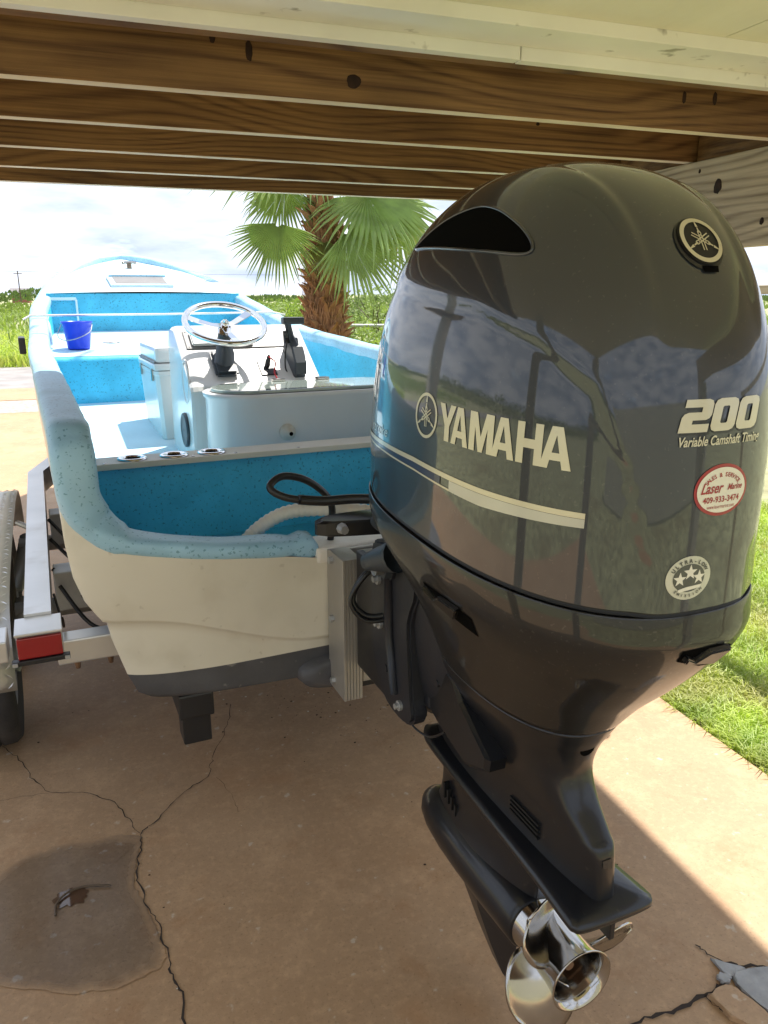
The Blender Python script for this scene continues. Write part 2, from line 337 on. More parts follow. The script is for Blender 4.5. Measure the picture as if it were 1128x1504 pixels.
def struct(o): o['kind'] = 'structure'; return o

# ------------------------------------------------------------------ ground
def sheet(name, x0, x1, y0, y1, z, mat, nx=1, ny=1):
    bm = bmesh.new(); bmesh.ops.create_grid(bm, x_segments=nx, y_segments=ny, size=0.5)
    for v in bm.verts: v.co = Vector(((x0+x1)/2+v.co.x*(x1-x0), (y0+y1)/2+v.co.y*(y1-y0), z))
    return obj(name, bm, mat)
struct(sheet('ground', -900, 900, -600, 1500, -0.05, 'soil_grass'))
slab = struct(boxo('concrete_slab', (-3.5, 2.15, -1.9, 12.6, -0.12, 0.0), 'concrete', bev=0.006))
struct(sheet('gravel_strip', -9, 3.6, 12.7, 14.2, -0.012, 'gravel_strip'))
struct(boxo('concrete_apron', (-9, 3.6, 14.2, 16.0, -0.1, -0.004), 'concrete'))
struct(sheet('road', -300, 300, 16.1, 20.9, -0.016, 'road'))
def jag(pts, amp, sub=5):
    out = []
    for (x0, y0), (x1, y1) in zip(pts, pts[1:]):
        for s in range(sub):
            t = s/sub; out.append((x0+(x1-x0)*t+random.uniform(-amp, amp), y0+(y1-y0)*t+random.uniform(-amp, amp)))
    out.append(pts[-1]); return out
def crack(pts, w, amp=0.006, z=0.0035, name='crack', sub=6):
    P = jag(pts, amp, sub); vsx = []; fs = []
    for i, p in enumerate(P):
        a = Vector(P[max(0, i-1)]); b_ = Vector(P[min(len(P)-1, i+1)]); d = (b_-a).normalized(); nrm = Vector((-d.y, d.x))
        ww = .62*(w if not isinstance(w, tuple) else w[0]+(w[1]-w[0])*i/(len(P)-1))*random.uniform(0.35, 1.25)/2
        vsx += [(p[0]+nrm.x*ww, p[1]+nrm.y*ww, z), (p[0]-nrm.x*ww, p[1]-nrm.y*ww, z)]
        if i: fs.append((2*i-2, 2*i-1, 2*i+1, 2*i))
    return obj(name, (vsx, [], fs), 'crack', slab)
crack([(-0.53, 3.0), (-0.46, 2.89), (-0.4, 2.73), (-0.33, 2.61), (-0.2, 2.56), (-0.12, 2.48), (-0.07, 2.36), (-0.04, 2.28)], 0.005)
crack([(0.37, 3.01), (0.33, 2.85), (0.24, 2.63), (0.21, 2.52), (0.1, 2.44), (0.02, 2.33), (-0.04, 2.28), (-0.04, 2.21), (-0.06, 2.1), (-0.04, 1.97), (-0.01, 1.87), (0.01, 1.76), (0.01, 1.69), (0.03, 1.62), (0.03, 1.4), (0.06, 0.9)], (0.004, 0.011))
crack([(-0.33, 2.61), (-0.5, 2.62), (-0.8, 2.7)], 0.003)
crack([(0.24, 2.5), (0.27, 2.4), (0.28, 2.28)], 0.002)
crack([(0.95, 1.13), (1.05, 1.17), (1.16, 1.165), (1.27, 1.175), (1.345, 1.185)], (0.010, 0.022), z=0.004)
crack([(1.36, 1.31), (1.37, 1.265), (1.42, 1.215), (1.5, 1.175), (1.62, 1.16)], (0.006, 0.018), z=0.004)
crack([(1.27, 1.175), (1.28, 1.12), (1.31, 1.05)], 0.005, z=0.004)
# repaired corner: mortar pieces, each a lump with its own height
for k, poly in enumerate([[(1.362, 1.255), (1.395, 1.225), (1.43, 1.205), (1.40, 1.185), (1.365, 1.20)], [(1.335, 1.205), (1.36, 1.21), (1.372, 1.195), (1.36, 1.178), (1.338, 1.182)],
                          [(1.37, 1.19), (1.43, 1.198), (1.53, 1.165), (1.60, 1.05), (1.45, 0.98), (1.385, 1.07), (1.365, 1.15)], [(1.275, 1.165), (1.34, 1.175), (1.36, 1.14), (1.375, 1.06), (1.33, 1.02), (1.285, 1.10)]]):
    bm = prism(jag(poly+[poly[0]], 0.004, 3)[:-1], 0.001, 0.009+0.003*k)
    bmesh.ops.bevel(bm, geom=[e for e in bm.edges if all(v.co.z > 0.008 for v in e.verts)], offset=0.004, segments=1, affect='EDGES')
    obj('mortar_patch', bm, 'mortar' if k < 3 else 'concrete', slab)
def sm0(x): x = max(0, min(1, x)); return x*x*(3-2*x)
pud = [(-0.62, 2.02), (-0.55, 2.15), (-0.45, 2.23), (-0.38, 2.29), (-0.26, 2.31), (-0.15, 2.30), (-0.045, 2.27), (-0.045, 2.2), (-0.065, 2.1), (-0.045, 1.97), (-0.015, 1.87), (0.0, 1.76), (-0.03, 1.71), (-0.16, 1.70), (-0.3, 1.74), (-0.43, 1.82), (-0.56, 1.92)]
pp = [(p.x+random.uniform(-.004, .004)+.012*noise.noise(p*14), p.y+random.uniform(-.004, .004)+.016*noise.noise(p*11+Vector((3, 3, 3)))) for p in crom([(x, y, 0) for x, y in pud], 9, True)]
cxp, cyp = -.27, 2.0; vsx = []; fs = []; wt = []; npp = len(pp)
for rs, w_ in ((1.0, 0.0), (.95, .55), (.88, .9), (.7, 1.0), (.35, 1.0)):
    for x, y in pp:
        vsx.append((cxp+(x-cxp)*rs, cyp+(y-cyp)*rs, .0025)); wt.append(max(w_, sm0((x+.16)/.1)*.85 if rs == 1.0 and y > 1.8 else w_))
vsx.append((cxp, cyp, .0025)); wt.append(1.0)
for r_ in range(4):
    for k in range(npp): fs.append((r_*npp+k, r_*npp+(k+1) % npp, (r_+1)*npp+(k+1) % npp, (r_+1)*npp+k))
for k in range(npp): fs.append((4*npp+k, 4*npp+(k+1) % npp, len(vsx)-1))
dpo = obj('damp_patch', (vsx, [], fs), 'wet_concrete', slab)
at_ = dpo.data.attributes.new('wet', 'FLOAT', 'POINT')
for i, w_ in enumerate(wt): at_.data[i].value = w_
wp = [(-.24+r_*math.cos(a)*1.3, 2.055+r_*math.sin(a)) for a, r_ in [(2*math.pi*k/40, .035+.03*noise.noise(Vector((math.cos(2*math.pi*k/40)*2.2, math.sin(2*math.pi*k/40)*2.2, 4)))) for k in range(40)]]
M('water_film', (0.09, 0.05, 0.03), 0.04, var=0.1, coat=0.6)
obj('water_puddle', ([(x, y, .0052) for x, y in wp], [], [tuple(range(40))]), 'water_film', slab)
tw = obj('dry_twig', sweep(crom([(-0.28, 1.99, .009), (-0.28, 2.035, .01), (-0.25, 2.07, .012), (-0.2, 2.08, .01), (-0.13, 2.06, .009)], 6), [0.0035]*24+[0.0015], 6), 'twig_brown', smooth=True)
tag(tw, 'thin bent dry twig lying on the damp patch of concrete', 'twig')
# crumbs and leaf bits
bm = bmesh.new()
for i in range(150):
    x, y = random.gauss(0.8, 0.22), random.gauss(2.85, 0.16)
    if i % 3 == 0: x, y = random.uniform(-0.5, 1.4), random.uniform(1.0, 3.2)
    s = random.choice((.001, .0012, .0016, .002, .0024, .0036))
    r = bmesh.ops.create_icosphere(bm, subdivisions=1, radius=s)
    for v in r['verts']: v.co = Vector((v.co.x*random.uniform(.7, 1.8)+x, v.co.y*random.uniform(.7, 1.4)+y, v.co.z*0.6+s*0.5))
    for fce in {f_ for v in r['verts'] for f_ in v.link_faces}: fce.material_index = 0 if i % 4 else 1
o = obj('ground_debris', bm, ['soil', 'hull_cream'], kind='stuff'); tag(o, 'scattered dark crumbs and pale grit on the concrete', 'debris'); o['kind'] = 'stuff'

# lawn blades right of the slab
def blades(name, n, xr, yr, h, w, mat, label, edge=True, z0=-0.05):
    vsx = []; fs = []
    for i in range(n):
        x = xr[0]+(xr[1]-xr[0])*random.random()**1.3; y = random.uniform(*yr)
        hh = h*random.uniform(0.5, 1.25); a = random.uniform(0, 6.28); ln = random.uniform(0.3, 1.3)*hh; ww = w*random.uniform(.6, 1.3)
        dx, dy = math.cos(a), math.sin(a); px, py = -dy*ww, dx*ww; j = len(vsx)
        vsx += [(x-px, y-py, z0), (x+px, y+py, z0), (x+dx*ln*.35+px*.8, y+dy*ln*.35+py*.8, z0+hh*.65), (x+dx*ln*.35-px*.8, y+dy*ln*.35-py*.8, z0+hh*.65), (x+dx*ln, y+dy*ln, z0+hh*.8)]
        fs += [(j, j+1, j+2, j+3), (j+3, j+2, j+4)]
    o = obj(name, (vsx, [], fs), mat, kind='stuff'); o['label'] = label; o['category'] = 'grass'; return o
blades('lawn_grass', 120000, (2.17, 5.2), (1.2, 7.5), 0.085, 0.0026, 'grass_blade', 'bright green lawn grass along the concrete edge')
blades('roadside_grass', 26000, (2.6, 12.0), (7.0, 26.0), 0.32, 0.012, 'grass_blade', 'tall rough grass beyond the palm tree')
blades('verge_grass', 24000, (4.0, -10.0), (21.0, 34.0), 0.5, 0.016, 'grass_blade', 'rough green verge grass across the road')
blades('field_grass', 22000, (40.0, -30.0), (26.0, 90.0), 0.8, 0.04, 'shrub_leaf', 'green marsh field far behind the road')
obj('edge_soil', jag and (lambda P: ([(2.152+0.0, y, -0.02) for _, y in P]+[(2.20+random.uniform(-.02, .03), y, -0.035) for _, y in P], [], [(i, i+1, len(P)+i+1, len(P)+i) for i in range(len(P)-1)]))([(0, 0.5+0.05*i) for i in range(160)]), 'soil', slab)

# ------------------------------------------------------------------ house underside: ceiling, trim, deck joists
ceil = struct(empty('ceiling'))
xs = [-0.98, -0.56, 0.66, 1.33, 2.3]
for a, b_ in zip(xs, xs[1:]): boxo('ceiling_panel', (a+0.002, b_-0.002, -0.3, 1.535, 2.237, 2.27), 'soffit_paint', ceil)
boxo('trim_board', (-0.98, 2.3, 1.536, 1.556, 2.2105, 2.30), 'trim_paint', ceil, bev=0.002)
boxo('trim_board', (-0.98, 2.3, 1.557, 1.659, 2.212, 2.235), 'trim_paint', ceil, bev=0.002)
boxo('trim_board', (-0.98, 0.9, 1.66, 1.69, 2.187, 2.32), 'trim_paint', ceil, bev=0.002)
boxo('trim_board', (0.903, 2.3, 1.66, 1.69, 2.186, 2.32), 'trim_paint', ceil, bev=0.002)
boxo('upper_floor', (-0.98, 2.3, -0.3, 1.69, 2.33, 2.45), 'siding_paint', ceil)
deck = empty('timber_deck', (0, 0, 0)); tag(deck, 'raised timber deck overhead with brown joists on a weathered grey beam', 'deck')
for y in (1.86, 2.27, 2.69, 3.10, 3.50):
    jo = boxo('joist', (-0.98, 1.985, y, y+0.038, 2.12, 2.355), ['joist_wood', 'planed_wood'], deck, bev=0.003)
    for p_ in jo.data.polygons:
        if p_.normal.z < -.6: p_.material_index = 1  # undersides coloured paler to stand for light bounced up from the ground
boxo('joist', (-0.98, 1.985, 1.70, 1.738, 2.19, 2.355), 'joist_wood', deck, bev=0.003)
boxo('rim_joist', (1.99, 2.028, 1.70, 3.54, 2.121, 2.355), 'joist_wood', deck, bev=0.003)
for y0, y1 in ((1.90, 2.265), (2.31, 2.685), (2.73, 3.095), (3.14, 3.495)):
    boxo('blocking', (1.90, 1.985, y0+.002, y1-.002, 2.122, 2.354), 'joist_wood', deck, bev=0.002)
boxo('beam', (1.88, 1.918, -0.5, 3.52, 1.84, 2.118), 'grey_wood', deck, bev=0.003)
boxo('beam', (1.922, 1.96, -0.5, 3.52, 1.845, 2.116), 'rail_wood', deck, bev=0.003)
boxo('rim_joist', (-1.025, -0.982, 1.70, 3.62, 2.121, 2.357), 'joist_wood', deck, bev=0.003)
k = 0; y = 1.70
while y < 3.58:
    boxo('deck_board', (-1.03, 2.42, y, y+0.135, 2.358, 2.385), 'joist_wood', deck); y += 0.1375
M('knot_wood', (0.030, 0.012, 0.005), 0.8, var=.5, scale=60)
def knot(par, c, r_, ax, squash=.8):
    pts_ = []
    for k_ in range(18):
        a_ = 2*math.pi*k_/18; q_ = r_*(1+.22*noise.noise(Vector((math.cos(a_)*2, math.sin(a_)*2, c[0]*9))))
        pts_.append((q_*math.cos(a_), q_*squash*math.sin(a_)))
    if ax == 'y': rg_ = [[(c[0]+x_*s_, c[1]+d_, c[2]+z_*s_) for x_, z_ in pts_] for s_, d_ in ((1.0, .003), (1.0, -.0008), (.7, -.0016))]
    else: rg_ = [[(c[0]+d_, c[1]+x_*s_, c[2]+z_*s_) for x_, z_ in pts_] for s_, d_ in ((1.0, .003), (1.0, -.0008), (.7, -.0016))]
    obj('knot', loft(rg_), 'knot_wood', par)
KN = [(0, .586, 2.165, .017, .9), (0, .349, 2.206, .008, 2.6), (0, .272, 2.222, .006, 1.4), (0, 1.50, 2.20, .006, 2.4), (0, 1.60, 2.205, .007, 2.2), (1, 1.30, 2.198, .006, .8), (2, .23, 2.215, .009, .7), (3, .45, 2.205, .010, .6), (3, .86, 2.185, .005, .6)]
KB = [(2.13, 2.03, .017), (2.22, 2.086, .005), (1.93, 1.91, .008)]
js_ = [o_ for o_ in deck.children if o_.name.startswith('joist')]
for ji, x_, z_, r_, sq in KN: knot(js_[ji], (x_, (1.86, 2.27, 2.69, 3.10, 3.50)[ji], z_), r_, 'y', sq)
bmz = [o_ for o_ in deck.children if o_.name.startswith('beam')][0]
for y_, z_, r_ in KB: knot(bmz, (1.88, y_, z_), r_, 'x', 1.3)
# posts carrying the house and the deck
def post(x, y, label, h=2.118):
    o = boxo('timber_post', (x-.07, x+.07, y-.07, y+.07, -0.02, h), 'post_paint', bev=0.008); tag(o, label, 'post', 'house posts')
post(-0.93, 3.40, 'pale square post left of the boat under the deck edge'); post(-0.93, 1.2, 'pale square post left of the trailer beside the trim', 2.2); post(-0.93, -0.22, 'pale square post left of and behind the viewpoint', 2.2); post(1.92, -0.4, 'pale square post under the near end of the beam', 1.83)
wl = empty('storage_wall', (0, -4.8, 0)); tag(wl, 'plain clad storage room wall far behind the viewpoint', 'wall')
for i in range(52): boxo('cladding_board', (-4.0+i*0.2+.003, -3.8+i*0.2-.003, -0.02, 0.02, 0.0, 2.2), 'siding_paint', wl)
# handrail beyond the beam on the right
hr = empty('stair_railing', (3.3, 2.2, 0)); tag(hr, 'pale timber railing seen past the right side of the motor', 'railing')
boxo('rail', (-.05, .05, -2.6, 2.6, 1.70, 1.745), 'rail_wood', hr, bev=.004)
for yy in (-2.5, 2.5): boxo('rail_post', (-.045, .045, yy-.045, yy+.045, -.05, 1.70), 'rail_wood', hr, bev=.004)

# ------------------------------------------------------------------ boat
O = Vector((0.743, 2.197, 0.0))
boat = empty('panga_boat', O, rad(5.4))
tag(boat, 'light blue and cream open fishing boat with raised bow on a trailer', 'boat')
HB = [(0, .905), (.25, .91), (2.3, .91), (3.1, .885), (3.9, .855), (4.4, .79), (4.9, .655), (5.3, .475), (5.55, .32), (5.7, .20), (5.77, .11), (5.8, .02)]
SH = [(0, 1.33), (.25, 1.34), (1, 1.365), (2, 1.39), (3, 1.44), (3.5, 1.50), (4, 1.585), (4.4, 1.67), (4.9, 1.81), (5.3, 1.92), (5.6, 1.99), (5.8, 2.02)]
def fl(v): return 0.755+0.083*max(v, 0)           # cockpit sole height
ctrl = [((0, .03, .93), (0, -1)), ((-.1, .03, .93), (0, -1)), ((-.19, .03, .945), (0, -1)), ((-.3, .03, .965), (0, -1)), ((-.45, .03, .98), (0, -1)), ((-.58, .032, 1.0), (-.1, -1)), ((-.68, .04, 1.02), (-.2, -1)), ((-.755, .048, 1.045), (-.5, -.85)), ((-.815, .055, 1.095), (-.85, -.5)), ((-.845, .058, 1.16), (-.98, -.15)), ((-.851, .058, 1.225), (-1, 0)), ((-.852, .062, 1.28), (-1, 0)), ((-.853, .085, 1.318), (-1, 0)), ((-.853, .13, 1.334), (-1, 0)), ((-.853, .25, 1.338), (-1, 0))]
for v in (.5, .8, 1.2, 1.6, 2, 2.4, 2.8, 3.2, 3.6, 3.9, 4.2, 4.5, 4.75, 5.0, 5.2, 5.4, 5.55, 5.68, 5.76, 5.80):
    e = 0.02; b0, b1 = interp(HB, v-e), interp(HB, v+e); d = Vector((-(b1-b0), 2*e)).normalized()
    nrm = Vector((-d.y, d.x))
    if nrm.x > 0: nrm = -nrm
    ctrl.append(((-(interp(HB, v)-.055), v, interp(SH, v)), (nrm.x, nrm.y)))
ctrl[-1] = ((0.0, 5.78, 2.02), (0, 1)); 
SUBN = 4
path = crom([c[0] for c in ctrl], SUBN); lat = []
L3 = crom([(c[1][0], c[1][1], 0) for c in ctrl], SUBN)
lat = [Vector((p.x, p.y, 0)).normalized() for p in L3]
npth = len(path)
def capring(i, hw=.056, ht=.036):
    p = path[i]; T = (path[min(npth-1, i+1)]-path[max(0, i-1)]).normalized(); X = lat[i]; X = (X-T*X.dot(T)).normalized(); Y = T.cross(X)
    if i > 60 and Y.z < 0: Y = -Y
    ring = []
    for k in range(20):
        a = 2*math.pi*k/20; c, s = math.cos(a), math.sin(a); n = 3.2
        ring.append(p+X*hw*math.copysign(abs(c)**(2/n), c)+Y*ht*math.copysign(abs(s)**(2/n), s))
    return ring
i0 = 2*SUBN
bm = bmesh.new()
def clay(p, a=.004, s=9):
    return p + Vector((noise.noise(p*s), noise.noise(p*s+Vector((7, 3, 1))), noise.noise(p*s+Vector((1, 9, 4)))))*a
rings = [[clay(q) for q in capring(i, .056 if i > i0+3 else .045, (.046 if i < i0+3 else (.05 if path[i].y < .075 and path[i].z > 1.1 else (.027 if path[i].z < 1.04 and path[i].y < .06 else .038))) if i > i0 else .02)] for i in range(i0, npth)]
loft(rings, bm=bm)
rm = [[Vector((-q.x, q.y, q.z)) for q in r][::-1] for r in rings]; loft(rm, bm=bm)
bmesh.ops.recalc_face_normals(bm, faces=bm.faces)
obj('gunwale', bm, 'blue_cap', boat, smooth=True)
# outer hull
def hull_col(i):
    p = path[i]; X = lat[i]; tp = p+X*.036
    t = max(0.0, min(1.0, (p.y-.1)/5.7)); side = max(0.0, min(1.0, (abs(p.x)-.62)/.2)) if p.y < 0.15 else 1.0
    side = max(0.0, min(1.0, (abs(p.x)-.2)/.6)) if p.y < .15 else 1.0; side = side*side*(3-2*side)
    zs = (0.655+0.145*side if p.y < .3 else 0.80+0.055*(p.y)) + 0.75*t**4
    zb = 0.53+0.03*p.y+1.2*max(0, t-.55)**2*2.0
    col = []
    def pt(fx, dy, z):
        y = tp.y+dy
        if t > .35: y = tp.y-(t-.35)**2*(1-max(0, (z-zb)/(tp.z-zb)))*1.3
        return Vector((tp.x*fx, y, z))
    for fr, fx in ((0, 1.0), (.12, 1.008), (.35, 1.012), (.6, 1.0), (.8, .975), (.93, .945), (1.0, .925)):
        col.append(pt(fx, -.012*(1-fr) if p.y < .15 else 0, (tp.z-.02)*(1-fr)+zs*fr))
    zq = [zs-.006, zs-.07*(1 if zs-.07 > .62 else 0.4), .615+.03*p.y+(zb-.53-.03*p.y), zb+.02, zb]
    for z, fx in zip(zq, (.912, .90, .865, .835, .80)): col.append(pt(fx, .015, z))
    col.append(Vector((0, col[-1].y, zb-.02)))
    return col
cols = [hull_col(i) for i in range(npth)]
bm = bmesh.new()
for sgn in (1, -1):
    V = [[bm.verts.new(Vector((q.x*sgn, q.y, q.z))) for q in c] for c in cols]
    for i in range(npth-1):
        for k in range(len(cols[0])-1):
            q = (V[i][k], V[i+1][k], V[i+1][k+1], V[i][k+1])
            try: f_ = bm.faces.new(q)
            except ValueError: continue
            if k >= 9: f_.material_index = 1
            if k >= 7 and path[i].y > .2: f_.material_index = 1
            f_.smooth = True
bmesh.ops.remove_doubles(bm, verts=bm.verts, dist=0.0006)
bmesh.ops.recalc_face_normals(bm, faces=bm.faces)
bmesh.ops.subdivide_edges(bm, edges=bm.edges[:], cuts=1, use_grid_fill=True)
hull = obj('hull', bm, ['hull_cream', 'bottom_paint'], boat)
for p_ in hull.data.polygons: p_.use_smooth = True
# centre pad under the transom, dark
bm = bmesh.new(); rg = []
for y, s in ((-.035, .75), (-.03, .95), (.05, 1.0), (.4, 1.0), (.6, .6)):
    rg.append([(math.copysign(abs(math.cos(a))**.6, math.cos(a))*.27*s, y, .535+.055*math.copysign(abs(math.sin(a))**.7, math.sin(a))*s) for a in [2*math.pi*k/24 for k in range(24)]])
obj('keel_pad', loft(rg, bm=bm), 'bottom_paint', boat, smooth=True)
# rough glassed-in top of the motor cutout
boxo('transom_cap', (-.20, .20, -.022, .11, .905, .957), 'glass_fibre_rough', boat, bev=.012)
# inner liner
bm = bmesh.new()
for sgn in (1, -1):
    V = []
    for i in range(npth):
        p = path[i]; q = p-lat[i]*.050; zf = fl(p.y)-.03
        if p.y > 4.3: zf = interp(SH, p.y)-.1
        c = [Vector((q.x, q.y, p.z-.008)), Vector((q.x-(-lat[i].x)*-.0, q.y, p.z-.05)), Vector((q.x*.985, q.y+.005, (p.z+zf)/2)), Vector((q.x*(.965 if p.y > .4 else .9), q.y+(.01 if p.y > .4 else .06), max(zf, .79)))]
        V.append([bm.verts.new(Vector((a.x*sgn, a.y, a.z))) for a in c])
    for i in range(npth-1):
        for k in range(3):
            try: bm.faces.new((V[i][k], V[i+1][k], V[i+1][k+1], V[i][k+1]))
            except ValueError: pass
bmesh.ops.recalc_face_normals(bm, faces=bm.faces)
obj('inner_liner', bm, 'blue_speckle', boat, smooth=True)
def ib(v): return interp(HB, v)-.108
def strip(name, rows, mat, thick=0.0, nx=9, camber=0.0, smooth=False):
    """rows: (v, z, half breadth)"""
    vsx = []; fs = []
    for v, z, h in rows:
        for k in range(nx):
            t = -1+2*k/(nx-1); vsx.append((t*h, v, z+camber*(1-t*t)))
    for r in range(len(rows)-1):
        for k in range(nx-1):
            a = r*nx+k; fs.append((a, a+1, a+nx+1, a+nx))
    o = obj(name, (vsx, [], fs), mat, boat, smooth=smooth); return o
strip('sole', [(v, fl(v), ib(v)+.03) for v in (.76, .8, 1.2, 1.6, 2, 2.4, 2.8, 3.2, 3.25)], 'deck_white')
strip('splash_well_wall', [(.745, .72, ib(.7)+.02), (.75, 1.10, ib(.7)+.02)], 'blue_speckle')
strip('splash_well_floor', [(.10, .80, .66), (.3, .80, .77), (.745, .80, .82)], 'blue_speckle')
boxo('splash_well_backing', (-.80, .80, .752, .80, .75, 1.098), 'deck_white', boat)
def plat(v): return 1.315+.1*(v-3.2)
bm = bmesh.new()
pr = [(3.2, fl(3.2)-.01), (3.185, plat(3.2)-.03), (3.195, plat(3.2)-.006), (3.22, plat(3.2)+.002)]
strip('platform_riser', [(a, b_, ib(3.2)+.02) for a, b_ in pr], 'blue_speckle', smooth=True)
strip('forward_platform', [(v, plat(v)+.002, ib(v)+.025) for v in (3.22, 3.36)], 'deck_white')
strip('forward_platform', [(v, plat(v)+.002, ib(v)+.025) for v in (3.366, 3.6, 3.8, 4.0, 4.3)], 'deck_white')
strip('platform_seam', [(3.355, plat(3.36)-.004, ib(3.3)), (3.372, plat(3.36)-.004, ib(3.3))], 'grey_panel')
strip('bow_bulkhead', [(4.3, plat(4.3)-.02, ib(4.3)+.03), (4.29, 1.66, ib(4.3)+.03), (4.30, 1.705, ib(4.3)+.03)], 'blue_speckle')
strip('foredeck', [(v, z, max(.01, interp(HB, v)-.1)) for v, z in ((4.29, 1.706), (4.5, 1.745), (4.8, 1.815), (5.1, 1.885), (5.4, 1.94), (5.65, 1.985), (5.74, 2.0))], 'deck_white', camber=.012, smooth=True)
# bulkhead recess trim, left
boxo('locker_trim', (-.70, -.52, 4.262, 4.28, 1.655, 1.675), 'deck_white', boat, bev=.004); boxo('locker_trim', (-.53, -.515, 4.255, 4.275, plat(4.3), 1.66), 'deck_white', boat, bev=.004)
# foredeck hatch
def dk(v): return interp([(4.29, 1.706), (4.5, 1.745), (4.8, 1.815), (5.1, 1.885)], v)+.014
def slab4(name, u0, u1, v0, v1, dz0, dz1, mat, parent, f=dk):
    P = [(u0, v0), (u1, v0), (u1, v1), (u0, v1)]
    bm = bmesh.new(); a = [bm.verts.new((x, y, f(y)+dz0)) for x, y in P]; b_ = [bm.verts.new((x, y, f(y)+dz1)) for x, y in P]
    bm.faces.new(a[::-1]); bm.faces.new(b_)
    for k in range(4): bm.faces.new((a[k], a[(k+1) % 4], b_[(k+1) % 4], b_[k]))
    return obj(name, bm, mat, parent)
ht = slab4('hatch', -.24, .24, 4.47, 4.80, 0, .018, 'deck_white', boat)
slab4('hatch_opening', -.20, .20, 4.51, 4.74, .0182, .022, 'grey_panel', ht); slab4('hatch_rim', -.225, .225, 4.745, 4.765, .019, .035, 'blue_cap', ht)
obj('bow_cleat', sweep([(-.06, 5.2, 1.96), (-.03, 5.2, 1.965), (.03, 5.2, 1.965), (.06, 5.2, 1.96)], .012, 8), 'stainless', boat, smooth=True)
boxo('cleat_foot', (-.02, .02, 5.18, 5.22, 1.91, 1.96), 'stainless', boat)
obj('deck_plate', lathe([(.0, .004), (.055, .004), (.06, 0)], 24, origin=(-.35, 3.75, plat(3.75)+.004)), 'gel_white', boat)
# side rod rack along port inside
obj('side_rail', sweep(crom([(-.76, 3.55, 1.36), (-.765, 3.6, 1.50), (-.765, 3.9, 1.52), (-.74, 4.15, 1.56)], 5), .022, 8), 'deck_white', boat, smooth=True)
# cap board over the splash well wall with three flush fittings
cb = boxo('cap_board', (-.80, .80, .70, .835, 1.10, 1.122), 'cream_board', boat, bev=.004)
for u in (-.635, -.485, -.345):
    r = obj('rod_holder', lathe([(.028, -.03), (.030, .004), (.046, .007), (.052, .004), (.053, 0)], 28, origin=(u+.015, .765, 1.1235)), 'chrome', cb, smooth=True)
    obj('holder_bore', lathe([(0, 0), (.029, 0)], 20, origin=(u+.015, .765, 1.1245)), 'void_black', cb)
for u in (-.76, -.72, -.41, -.25, 0.0): obj('screw', lathe([(0, .002), (.006, .001), (.007, 0)], 10, origin=(u, .72, 1.1225)), 'stainless', cb)
# side fender clip on port bow
boxo('fender_bracket', (-.95, -.91, 3.25, 3.45, 1.34, 1.44), 'black_plastic', boat, bev=.008)
# mooring line stretched across
ln = empty('mooring_line', O, rad(5.4)); tag(ln, 'thin white rope stretched across the bow section of the boat', 'rope')
obj('rope', sweep([(-.905, 3.55, 1.54), (-.86, 3.55, 1.565), (0, 3.58, 1.565), (.80, 3.62, 1.57), (.90, 3.64, 1.55)], .007, 8), 'rope_white', ln, smooth=True)

# ------------------------------------------------------------------ bucket
bk = empty('bucket', O, rad(5.4)); tag(bk, 'bright blue plastic bucket standing on the forward platform', 'bucket')
bo = (-.585, 3.50, plat(3.5)+.004)
obj('pail', lathe([(0, .004), (.068, .0), (.072, .01), (.092, .165), (.099, .168), (.099, .178), (.09, .178), (.086, .165), (.066, .012), (0, .012)], 36, origin=bo), 'bucket_blue', bk, smooth=True)
obj('handle', sweep(crom([(bo[0]-.095, bo[1], bo[2]+.16), (bo[0]-.125, bo[1]-.02, bo[2]+.09), (bo[0]-.09, bo[1]-.06, bo[2]+.06), (bo[0]-.02, bo[1]-.1, bo[2]+.07), (bo[0]+.07, bo[1]-.07, bo[2]+.11), (bo[0]+.095, bo[1], bo[2]+.16)], 5), .003, 6), 'galv', bk, smooth=True)

# ------------------------------------------------------------------ console
con = empty('center_console', O, rad(5.4)); tag(con, 'white steering console with chrome wheel in the middle of the boat', 'console')
u0, u1 = -.25, .40
prof = [(1.50, .86), (1.50, 1.265), (1.512, 1.285), (1.53, 1.30), (1.84, 1.525), (1.865, 1.54), (1.95, 1.545), (2.0, 1.53), (2.03, 1.48), (2.06, .86)]
bm = bmesh.new()
rg = []
for u, s in ((u0, .965), (u0+.012, .988), (u0+.035, 1.0), (u1-.035, 1.0), (u1-.012, .988), (u1, .965)):
    cy, cz = 1.77, 1.1; rg.append([(u, cy+(y-cy)*s, max(.86, cz+(z-cz)*(s if z > 1.1 else 1))) for y, z in prof])
loft(rg, closed=True, bm=bm); bmesh.ops.recalc_face_normals(bm, faces=bm.faces)
obj('console_body', bm, 'gel_white', con)
def onslope(t, off): # t along slope 0 bottom..1 top
    d = Vector((0, .31, .225)); n = Vector((0, -.225, .31)).normalized(); return Vector((0, 1.53, 1.30))+d*t+n*off
def slopebox(name, ua, ub, t0, t1, h0, h1, mat, parent, bev=0.004):
    bm = bmesh.new(); box(bm, 0, 1, 0, 1, 0, 1)
    for v in bm.verts:
        p = onslope(t0+(t1-t0)*v.co.y, h0+(h1-h0)*v.co.z); v.co = Vector((ua+(ub-ua)*v.co.x, p.y, p.z))
    bmesh.ops.bevel(bm, geom=bm.edges[:], offset=bev, segments=2, affect='EDGES'); return obj(name, bm, mat, parent)
slopebox('dash_panel', u0+.035, u1-.03, .62, .985, -.01, .006, 'grey_panel', con)
slopebox('gauge_cover', u0+.065, .12, .66, .93, .006, .022, 'gel_white', con, .006)
for uu in (u0+.05, u1-.05, .05): 
    for tt in (.66, .95): slopebox('screw', uu-.004, uu+.004, tt-.01, tt+.01, .005, .0075, 'stainless', con, .001)
